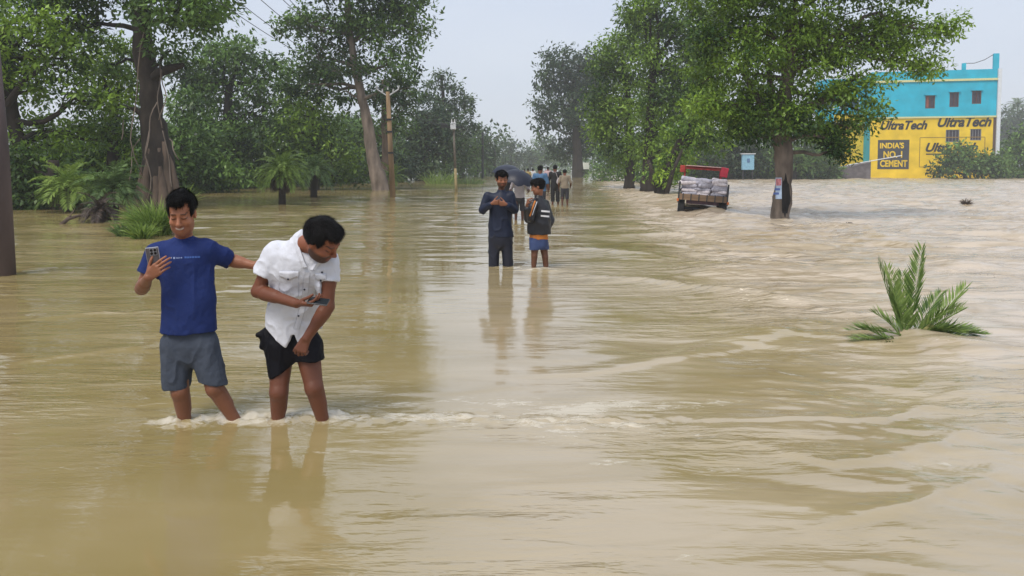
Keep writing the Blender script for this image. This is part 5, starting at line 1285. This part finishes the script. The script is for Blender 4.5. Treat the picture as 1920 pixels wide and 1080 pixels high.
names = ['outermost left', 'second left', 'second right', 'outermost right', 'middle']
for k in range(5): wire(near[k], ins[k], .9, 'overhead cable from the upper left to the %s insulator of the wooden pole' % names[k])
for k in range(4): wire(ins[k], top2 + Vector((-.8 + .45 * k, 0, -.2)), .5, 'cable from the %s insulator of the wooden pole to the transformer pole' % names[k], .014)
far_t = W(905, 250, 110)
for k in range(3): wire(top2 + Vector((-.5 + .5 * k, 0, -.2)), far_t + Vector((-.5 + .5 * k, 0, 0)), .8, 'hazy cable leaving the transformer pole down the road, %s of three' % ('left', 'middle', 'right')[k], .016)

# sack cart
DT = 26.8; sT = DT / FPX
c = W(1315, 398, DT); c.z = -.12
cart = empty('cargo_cart', c, 'tilted cargo cart with red roof frame stranded at the road edge', 'cart', rz=R(-4)); cart.rotation_euler = (0, R(4), R(-13))
WB = mat('brown_boards', (.20, .13, .08), .8, .35, 3, bump=.4, stretch=(.2, 1, 3)); PUR = mat('maroon_paint', (.07, .030, .045), .6, .3); RED = mat('red_paint', (.36, .040, .035), .65, .4, 5); TYR = mat('tyre_rubber', (.012, .012, .014), .85)
MB().box((0, .05, .70), (1.66, .05, .22)).build('tailboard', WB, cart, bevel=.008)
for i in range(6): MB().box((-.70 + .28 * i, .02, .70), (.035, .03, .26)).build('tailboard_brace', DKM, cart)
MB().box((0, 1.65, .63), (1.66, 3.1, .06)).build('floor_boards', WB, cart)
for s_ in (-1, 1):
    MB().box((s_ * .85, 1.65, .86), (.04, 3.15, .46)).build('side_board', WB, cart, bevel=.006)
    MB().box((s_ * .85, .06, .86), (.06, .07, .78)).build('corner_post', DKM, cart, bevel=.006)
MB().box((0, .25, .52), (1.15, .14, .12)).build('rear_beam', PUR, cart, bevel=.01)
for s_ in (-1, 1): MB().box((s_ * .42, 1.6, .53), (.10, 3.0, .14)).build('chassis_rail', PUR, cart, bevel=.006)
mb = MB(); mb.tube([(-.75, .45, .28), (.75, .45, .28)], .05, n=10); mb.build('axle', DKM, cart)
for s_ in (-1, 1):
    for yy in (.45, 2.7):
        x0 = s_ * .74; w_ = MB(); w_.tube([(x0 - .12, yy, .28), (x0 - .10, yy, .28), (x0 + .10, yy, .28), (x0 + .12, yy, .28)], [.34, .375, .375, .34], n=28)
        wh = w_.build('wheel', TYR, cart); mb = MB(); mb.tube([(x0 + s_ * .10, yy, .28), (x0 + s_ * .125, yy, .28)], [.19, .17], n=20); mb.build('rim', PALE, wh)
for s_ in (-1, 1):
    MB().box((s_ * .88, .03, .58), (.07, .05, .10)).build('tail_lamp', mat('orange_lamp', (.55, .14, .03), .3), cart, bevel=.008)
    mb = MB(); mb.tube([(s_ * .70, 2.9, .5), (s_ * .70, 2.9, 1.72)], .035, n=8); mb.build('roof_post', RED, cart)
    mb = MB(); mb.tube([(s_ * .70, 3.9, .5), (s_ * .70, 3.9, 1.72)], .035, n=8); mb.build('roof_post', RED, cart)
MB().box((0, 2.88, 1.77), (1.34, .06, .13)).build('roof_bar', RED, cart, bevel=.01)
MB().box((0, 2.84, 1.845), (1.36, .10, .03)).build('roof_trim', mat('pale_pink_paint', (.62, .42, .40), .6), cart)
MB().box((0, 3.4, 1.79), (1.36, 1.1, .05)).build('roof_panel', RED, cart, bevel=.01)
MB().box((.80, 2.86, 1.66), (.30, .06, .38), Matrix.Rotation(.12, 3, 'Y')).build('side_flag_panel', mat('crimson_paint', (.45, .03, .06), .5, .2), cart, bevel=.03)
MB().box((-.80, 2.86, 1.70), (.20, .06, .28)).build('side_panel', RED, cart, bevel=.02)
MB().box((0, 3.9, .85), (1.1, .9, .8)).build('engine_hood', PUR, cart, bevel=.06)
# cement sacks, one mesh shared
S = SDF((-.36, -.24, -.12), (.36, .24, .12), .012)
S.ell((0, 0, 0), (.30, .19, .075), None, .02); S.cap((-.24, -.12, 0), (.24, -.12, 0), .055, k=.05); S.cap((-.24, .12, 0), (.24, .12, 0), .055, k=.05); S.cap((-.27, -.13, 0), (-.27, .13, 0), .035, k=.04); S.cap((.27, -.13, 0), (.27, .13, 0), .035, k=.04)
SK = mat('sack_weave', (.60, .55, .58), .8, .22, 7, bump=.3, bscale=30)
V, Q = S.verts(1); V = V + vnormals(V, Q) * folds(.014, 11, (1, 1.6, 1), 5)(V)[:, None]; sm_ = np_mesh('sack', V, F4=Q); sm_.materials.append(SK); sm_.polygons.foreach_set('use_smooth', [True] * len(sm_.polygons))
SK2 = mat('sack_weave_grey', (.42, .41, .48), .8, .22, 7, bump=.3, bscale=30); sm2 = sm_.copy(); sm2.materials.clear(); sm2.materials.append(SK2)
rs = np.random.default_rng(4); Mx = Matrix.LocRotScale(cart.location, cart.rotation_euler, None); k_ = 0
rown = ['bottom', 'second', 'third', 'fourth', 'fifth', 'sixth', 'top']; coln = ['left', 'middle', 'right']
for lay in range(7):
    for dep in range(3 if lay < 6 else 2):
        for cx_ in range(3):
            if dep and lay < 5: continue
            o = bpy.data.objects.new('cement_sack', sm_ if rs.random() < .6 else sm2); COL.objects.link(o)
            p = Mx @ Vector((-.54 + .54 * cx_ + rs.normal() * .035, .33 + dep * .42 + rs.normal() * .02, .72 + lay * .100 + rs.normal() * .008))
            o.location = p; o.rotation_euler = (rs.normal() * .07, R(4) + rs.normal() * .09, R(-13) + rs.normal() * .22); o.scale = (.85 + .14 * rs.random(), 1, .9 + .35 * rs.random())
            tag(o, '%s sack of the %s layer in the %s row on the tilted cart' % (coln[cx_], rown[lay], ('rearmost', 'second', 'third')[dep]), 'sack', 'sacks piled on the cart')

# poster on the hollow tree and a black sheet painting the shade inside its hollow
def hollow():
    pass
tr_ = [o for o in bpy.data.objects if o.name.startswith('roadside_tree')][0]
trunk_ = [c_ for c_ in tr_.children if c_.name.startswith('trunk')][0]; bpy.context.view_layer.update()
o = empty('poster', W(1460, 374, 23.6), 'faded blue and red poster pasted on the hollow tree trunk', 'poster')
def onbark(rt, m, nm, xs, yt, yb, off, nr=6):
    xs = list(xs); G = []
    for x, a_, b2_ in zip(xs, yt, yb):
        col = []
        for k in range(nr + 1):
            h_, n_ = stick(trunk_, x, a_ + (b2_ - a_) * k / nr, 24)
            if h_ is None: break
            col.append(h_ + n_ * off - Vector(rt.location))
        if len(col) == nr + 1: G.append(col)
    mb = MB()
    for i in range(len(G) - 1):
        for k in range(nr): mb.poly([G[i][k], G[i + 1][k], G[i + 1][k + 1], G[i][k + 1]])
    if mb.f: mb.build(nm, m, rt)
L = lambda a_, b2_, n=7: np.linspace(a_, b2_, n)
onbark(o, mat('poster_blue', (.30, .38, .50), .7, .3, 8), 'sheet', L(1449, 1466), [333] * 7, [373] * 7, .012)
onbark(o, mat('poster_red', (.42, .16, .18), .7, .4, 12), 'red_band', L(1451, 1465), [335] * 7, [348] * 7, .017)
onbark(o, mat('poster_navy', (.06, .10, .28), .7), 'dark_lettering', L(1451, 1463), [353] * 7, [357] * 7, .017, 2)
onbark(o, mat('poster_navy', (.06, .10, .28), .7), 'dark_lettering', L(1451, 1461), [361] * 7, [365] * 7, .017, 2)
xs_ = np.linspace(1466, 1482, 14); u_ = np.linspace(0, 1, 14)
onbark(tr_, mat('hollow_shade', (.006, .005, .006), .95), 'hollow', xs_, 366 - 40 * np.clip(1 - np.abs(2 * u_ - .85), 0, 1) ** .6 - 4 * np.sin(u_ * 17), 380 + 26 * np.clip(1 - np.abs(2 * u_ - .7), 0, 1) ** .5 + 3 * np.sin(u_ * 23), .012, 10)

# building
def facade(D0, D1, x0, x1):
    """frame of the front wall: left edge at photo x0, distance D0, right edge x1, D1"""
    a = W(x0, 333, D0); b_ = W(x1, 333, D1); a.z = b_.z = 0; return a, b_
a, b_ = facade(113.5, 109.5, 1630, 1864)
L_ = (b_ - a).length; ux = (b_ - a) / L_; un = Vector((ux.y, -ux.x, 0)); Dm = 111.5; sB = Dm / FPX
bd = empty('building', a, 'two storey shop building with turquoise upper floor and yellow painted lower wall', 'building'); bd.rotation_euler = (0, 0, math.atan2(ux.y, ux.x))
YEL = mat('yellow_wall', (.76, .52, .02), .85, .18, .5, bump=.15, bscale=6); TUR = mat('turquoise_wall', (.012, .40, .56), .85, .16, .5, bump=.15, bscale=6); CRM = mat('cream_trim', (.62, .60, .30), .8, .1); WHT = mat('white_trim', (.62, .66, .70), .8, .1)
DKW = mat('window_dark', (.035, .028, .045), .35, .3, 3); BRN = mat('window_frame_brown', (.10, .04, .03), .6); BLKP = mat('black_lettering', (.018, .018, .022), .8)
X = lambda px: (px - 1630) / 234 * L_
Z = lambda py: CAMH + (313 - py) * sB
def wall_with_holes(x0, x1, z0, z1, dep, holes, m, name):
    xs = sorted({x0, x1} | {h[0] for h in holes} | {h[1] for h in holes}); zs = sorted({z0, z1} | {h[2] for h in holes} | {h[3] for h in holes}); mb = MB()
    for i in range(len(xs) - 1):
        for j in range(len(zs) - 1):
            cx, cz = (xs[i] + xs[i + 1]) / 2, (zs[j] + zs[j + 1]) / 2
            if any(h[0] < cx < h[1] and h[2] < cz < h[3] for h in holes): continue
            mb.box((cx, dep / 2, cz), (xs[i + 1] - xs[i], dep, zs[j + 1] - zs[j]))
    return mb.build(name, m, bd)
uw = [(X(1733), X(1751), Z(204), Z(180)), (X(1778), X(1795), Z(202), Z(175)), (X(1819), X(1836), Z(197), Z(173))]
lw = [(X(1773), X(1798), Z(267), Z(244)), (X(1818), X(1838), Z(264), Z(243))]
wall_with_holes(0, L_, Z(219) + .0, Z(134), .3, uw, TUR, 'upper_wall')
wall_with_holes(0, L_ - .35, -.4, Z(219) - .25, .3, lw, YEL, 'lower_wall')
MB().box((L_ - .17, .15, (Z(219) - .25 - .4) / 2), (.34, .33, Z(219) - .25 + .4)).build('dark_corner', mat('maroon_corner', (.10, .06, .05), .8), bd)
MB().box((L_ / 2, .10, Z(219) - .125), (L_ + .3, .5, .246)).build('floor_ledge', CRM, bd)
MB().box((L_ / 2, .10, Z(152.5)), (L_ + .3, .56, .30)).build('roof_cornice', CRM, bd)
MB().box((L_ + .25, 4.5, (Z(134) - .4) / 2), (.46, 9.6, Z(134) + .4)).build('side_wall', WHT, bd)
MB().box((.2, 4.6, (Z(134) - .4) / 2), (.4, 8.6, Z(134) + .4)).build('side_wall', TUR, bd)
MB().box((L_ / 2, 9.1, (Z(134) - .4) / 2), (L_ - .1, .3, Z(134) + .4)).build('rear_wall', TUR, bd)
MB().box((L_ / 2, 4.7, Z(140)), (L_ - .5, 8.4, .2)).build('roof', CONC, bd)
MB().box((X(1861), .16, (Z(134) + Z(106)) / 2), (.75, .34, Z(106) - Z(134))).build('roof_pillar', TUR, bd)
MB().box((X(1803), .16, (Z(134) + Z(122)) / 2), (.5, .34, Z(122) - Z(134))).build('roof_pillar', TUR, bd)
mb = MB(); p0, p1 = Vector((X(1803), .16, Z(122))), Vector((X(1857), .16, Z(107)))
mb.tube([p0, p0.lerp(p1, .35) - Vector((0, 0, .45)), p0.lerp(p1, .7) - Vector((0, 0, .4)), p1], .05, n=5); mb.build('roof_wire', WR, bd)
for i, h in enumerate(uw):
    cx, cz = (h[0] + h[1]) / 2, (h[2] + h[3]) / 2; w_, hh = h[1] - h[0], h[3] - h[2]
    f = MB().box((h[0] + .06, .12, cz), (.12, .16, hh)).box((h[1] - .06, .12, cz), (.12, .16, hh)).box((cx, .125, h[3] - .06), (w_ - .24, .15, .12)).box((cx, .125, h[2] + .06), (w_ - .24, .15, .12)).box((cx, .125, cz), (.08, .15, hh - .24)).build('window', BRN, bd)
    MB().box((cx, .2, cz), (w_ - .24, .04, hh - .24)).build('pane', DKW, f)
    if i == 0: MB().box((h[0] + .34, .17, cz), (.30, .03, hh - .3)).build('shutter', mat('red_shutter', (.28, .08, .06), .7), f)
    MB().box((cx, -.10, h[3] + .09), (w_ + .35, .36, .14)).build('sunshade', TUR, f)
for h in lw:
    cx, cz = (h[0] + h[1]) / 2, (h[2] + h[3]) / 2; w_, hh = h[1] - h[0], h[3] - h[2]
    f = MB().box((h[0] + .05, .12, cz), (.10, .16, hh)).box((h[1] - .05, .12, cz), (.10, .16, hh)).box((cx, .125, h[3] - .05), (w_ - .2, .15, .1)).box((cx, .125, h[2] + .05), (w_ - .2, .15, .1)).build('window', mat('blue_grey_frame', (.16, .18, .22), .6), bd)
    MB().box((cx, .2, cz), (w_ - .2, .04, hh - .2)).build('pane', DKW, f)
    for k in range(1, 4): MB().box((h[0] + w_ * k / 4, .10, cz), (.05, .04, hh - .2)).build('bar', mat('grille_grey', (.3, .3, .32), .5), f)
def text(s_, x, z, w, h, m, shear=0.0, name='lettering', bold=.035, y=-.03, parent=None):
    cu = bpy.data.curves.new('txt', 'FONT'); cu.body = s_; cu.extrude = .012; cu.shear = shear; cu.offset = bold
    t = bpy.data.objects.new('txt', cu); COL.objects.link(t); bpy.context.view_layer.update()
    me = bpy.data.meshes.new_from_object(t.evaluated_get(bpy.context.evaluated_depsgraph_get())); bpy.data.objects.remove(t)
    n = len(me.vertices); v = np.empty(n * 3, np.float32); me.vertices.foreach_get('co', v); v = v.reshape(-1, 3)
    lo, hi = v.min(0), v.max(0); v = (v - lo) / np.maximum(hi - lo, 1e-6)
    out = np.stack([x + v[:, 0] * w, y - .02 * (v[:, 2] - .5), z + v[:, 1] * h], 1).astype(np.float32); me.vertices.foreach_set('co', out.ravel()); me.update()
    me.materials.clear(); return link(name, me, m, parent or bd)
text('UltraTech', X(1649), Z(243), X(1738) - X(1649), Z(226) - Z(243), BLKP, .35)
text('UltraTech', X(1757), Z(239), X(1856) - X(1757), Z(220) - Z(239), BLKP, .35)
text('UltraTech', X(1736), Z(285), X(1833) - X(1736), Z(268) - Z(285), BLKP, .35)
MB().box(((X(1737) + X(1834)) / 2, -.02, Z(289)), (X(1834) - X(1737), .03, .16)).build('underline', BLKP, bd)
fr_ = MB(); x0, x1, z0, z1 = X(1725), X(1845), Z(313), Z(258); t_ = .10
for c_, s_ in ((((x0 + x1) / 2, -.012, z0), (x1 - x0, .02, t_)), (((x0 + x1) / 2, -.012, z1), (x1 - x0, .02, t_)), ((x0, -.012, (z0 + z1) / 2), (t_, .02, z1 - z0 - t_)), ((x1, -.012, (z0 + z1) / 2), (t_, .02, z1 - z0 - t_))): fr_.box(c_, s_)
fr_.build('painted_border', mat('ochre_line', (.33, .20, .03), .8), bd)
pn = MB().box(((X(1645) + X(1705)) / 2, -.02, (Z(262) + Z(317)) / 2), (X(1705) - X(1645), .03, Z(262) - Z(317))).build('painted_panel', mat('charcoal_panel', (.045, .048, .06), .8), bd)
for s_, ya, yb, xa, xb in (("INDIA'S", 278, 267, 1649, 1695), ('NO. 1', 296, 283, 1656, 1692), ('CEMENT', 313, 300, 1650, 1702)):
    text(s_, X(xa), Z(ya), X(xb) - X(xa), Z(yb) - Z(ya), YEL, 0, y=-.05, parent=pn, bold=.03)
# recessed left wing and low ramp wall
wg = empty('building', W(1545, 333, 118), 'turquoise and yellow side building half hidden behind the hollow tree crown', 'building'); wg.location.z = 0
s2 = 118 / FPX; XX = lambda px: (px - 1545) * s2; ZZ = lambda py: CAMH + (313 - py) * s2
MB().box(((XX(1545) + XX(1622)) / 2, 2, (ZZ(215) + ZZ(150)) / 2), (XX(1622), 4, ZZ(150) - ZZ(215))).build('upper_wall', TUR, wg)
MB().box((XX(1592), 2, (ZZ(215) - .4) / 2), (XX(1622) - XX(1562), 3.9, ZZ(215) + .4)).build('lower_wall', YEL, wg)
MB().box((XX(1553), 1.9, (ZZ(215) - .4) / 2), (XX(1561) - XX(1545), 3.8, ZZ(215) + .4)).build('lower_wall', TUR, wg)
for px in (1553, 1578, 1600):
    f = MB().box((XX(px), -.05, ZZ(195)), (1.3, .12, 1.9)).build('window', WHT, wg); MB().box((XX(px), -.12, ZZ(195)), (1.0, .05, 1.6)).build('pane', mat('blue_glass', (.06, .12, .22), .2), f)
MB().box((XX(1584), -.3, ZZ(232)), (XX(1622), .7, .25)).build('awning', WHT, wg)
MB().box((XX(1555), -.1, ZZ(262)), (1.0, .2, 1.6)).build('red_sign', mat('red_board', (.35, .06, .05), .7), wg)
rp = empty('ramp_wall', W(1552, 333, 104), 'low grey brown ramp wall with slanting rail left of the yellow wall', 'wall'); rp.location.z = 0
s3 = 104 / FPX; gw = mat('grey_brown_render', (.13, .115, .12), .9, .3, 1.5); x1 = (1632 - 1552) * s3; zb = CAMH + (313 - 304) * s3; za = CAMH + (313 - 323) * s3
mb = MB(); V_ = [(0, 0, -.4), (x1, 0, -.4), (x1, 0, zb), (0, 0, za)]; mb.v = [tuple(v) for v in V_] + [(v[0], 3, v[2]) for v in V_]; mb.f = [(0, 1, 2, 3), (7, 6, 5, 4), (0, 4, 5, 1), (1, 5, 6, 2), (2, 6, 7, 3), (3, 7, 4, 0)]; mb.build('wall', gw, rp)
mb = MB(); mb.tube([(-.5, -.1, za + .1), (x1 * .5, -.1, (za + zb) / 2 + .35), (x1 + 4.0, -.5, zb + .9)], .07, n=6); mb.build('rail', WHT, rp)
for k in range(5): mb = MB(); mb.tube([(x1 * k / 4, .05, -.2), (x1 * k / 4, .05, za + (zb - za) * k / 4 + .35)], .05, n=6); mb.build('post', gw, rp)
# small pale blue cabin sign and far vehicle
cb = empty('cabinet', W(1402, 312, 96), 'small pale blue cabinet in front of the dark bushes', 'cabinet'); s4 = 96 / FPX
MB().box((0, 0, 0.55), (22 * s4, .5, 29 * s4)).build('body', mat('pale_blue_paint', (.22, .42, .55), .7, .15), cb, bevel=.04); MB().box((0, -.27, .75), (.35, .04, .5)).build('emblem', mat('blue_emblem', (.08, .16, .30), .6), cb)
MB().box((0, 0, .55 + 15.5 * s4), (26 * s4, .7, .12)).build('roof', PALE, cb)
for s_ in (-1, 1): MB().box((s_ * .6, 0, -1.3), (.12, .2, 1.7)).build('leg', DKM, cb)
tk = empty('parked_truck', W(1090, 326, 150), 'far white boxy truck standing across the end of the road', 'truck'); tk.location.z = 0; s5 = 150 / FPX
MB().box((0, 0, 1.9), (28 * s5, 2.2, 1.3)).build('cargo_box', mat('cream_white', (.60, .62, .55), .7, .1), tk, bevel=.05); MB().box((0, 0, 1.08), (27 * s5, 2.0, .3)).build('chassis', DKM, tk)
for x_ in (-1.0, 1.0):
    mb = MB(); mb.tube([(x_, -1.1, .5), (x_, 1.1, .5)], .5, n=16); mb.build('wheel', TYR, tk)
for i, (px, w_, lab) in enumerate(((815, 60, 'low pale wall strip on the left bank behind the transformer pole'), (1903, 34, 'low white wall at the right edge beside the dark tree'))):
    D_ = 110; s6 = D_ / FPX; o = empty('boundary_wall', W(px, 333, D_), lab, 'wall'); o.location.z = -.2
    MB().box((0, 0, .35), (w_ * s6, .25, 1.1)).build('wall', WHT, o); MB().box((0, 0, .95), (w_ * s6 + .2, .4, .1)).build('coping', CONC, o)
# ------------------------------------------------------------------ haze
hz = MB(); hz.box((0, 200, 20), (1020, 620, 44))
hm = bpy.data.materials.new('haze'); hm.use_nodes = True; hm.node_tree.nodes.clear()
_o = hm.node_tree.nodes.new('ShaderNodeOutputMaterial'); _v = hm.node_tree.nodes.new('ShaderNodeVolumePrincipled')
_v.inputs['Color'].default_value = (.90, .95, 1, 1); _v.inputs['Density'].default_value = .0009; _v.inputs['Anisotropy'].default_value = 0.2
hm.node_tree.links.new(_v.outputs[0], _o.inputs['Volume'])
tag(hz.build('haze', hm), kind='stuff')
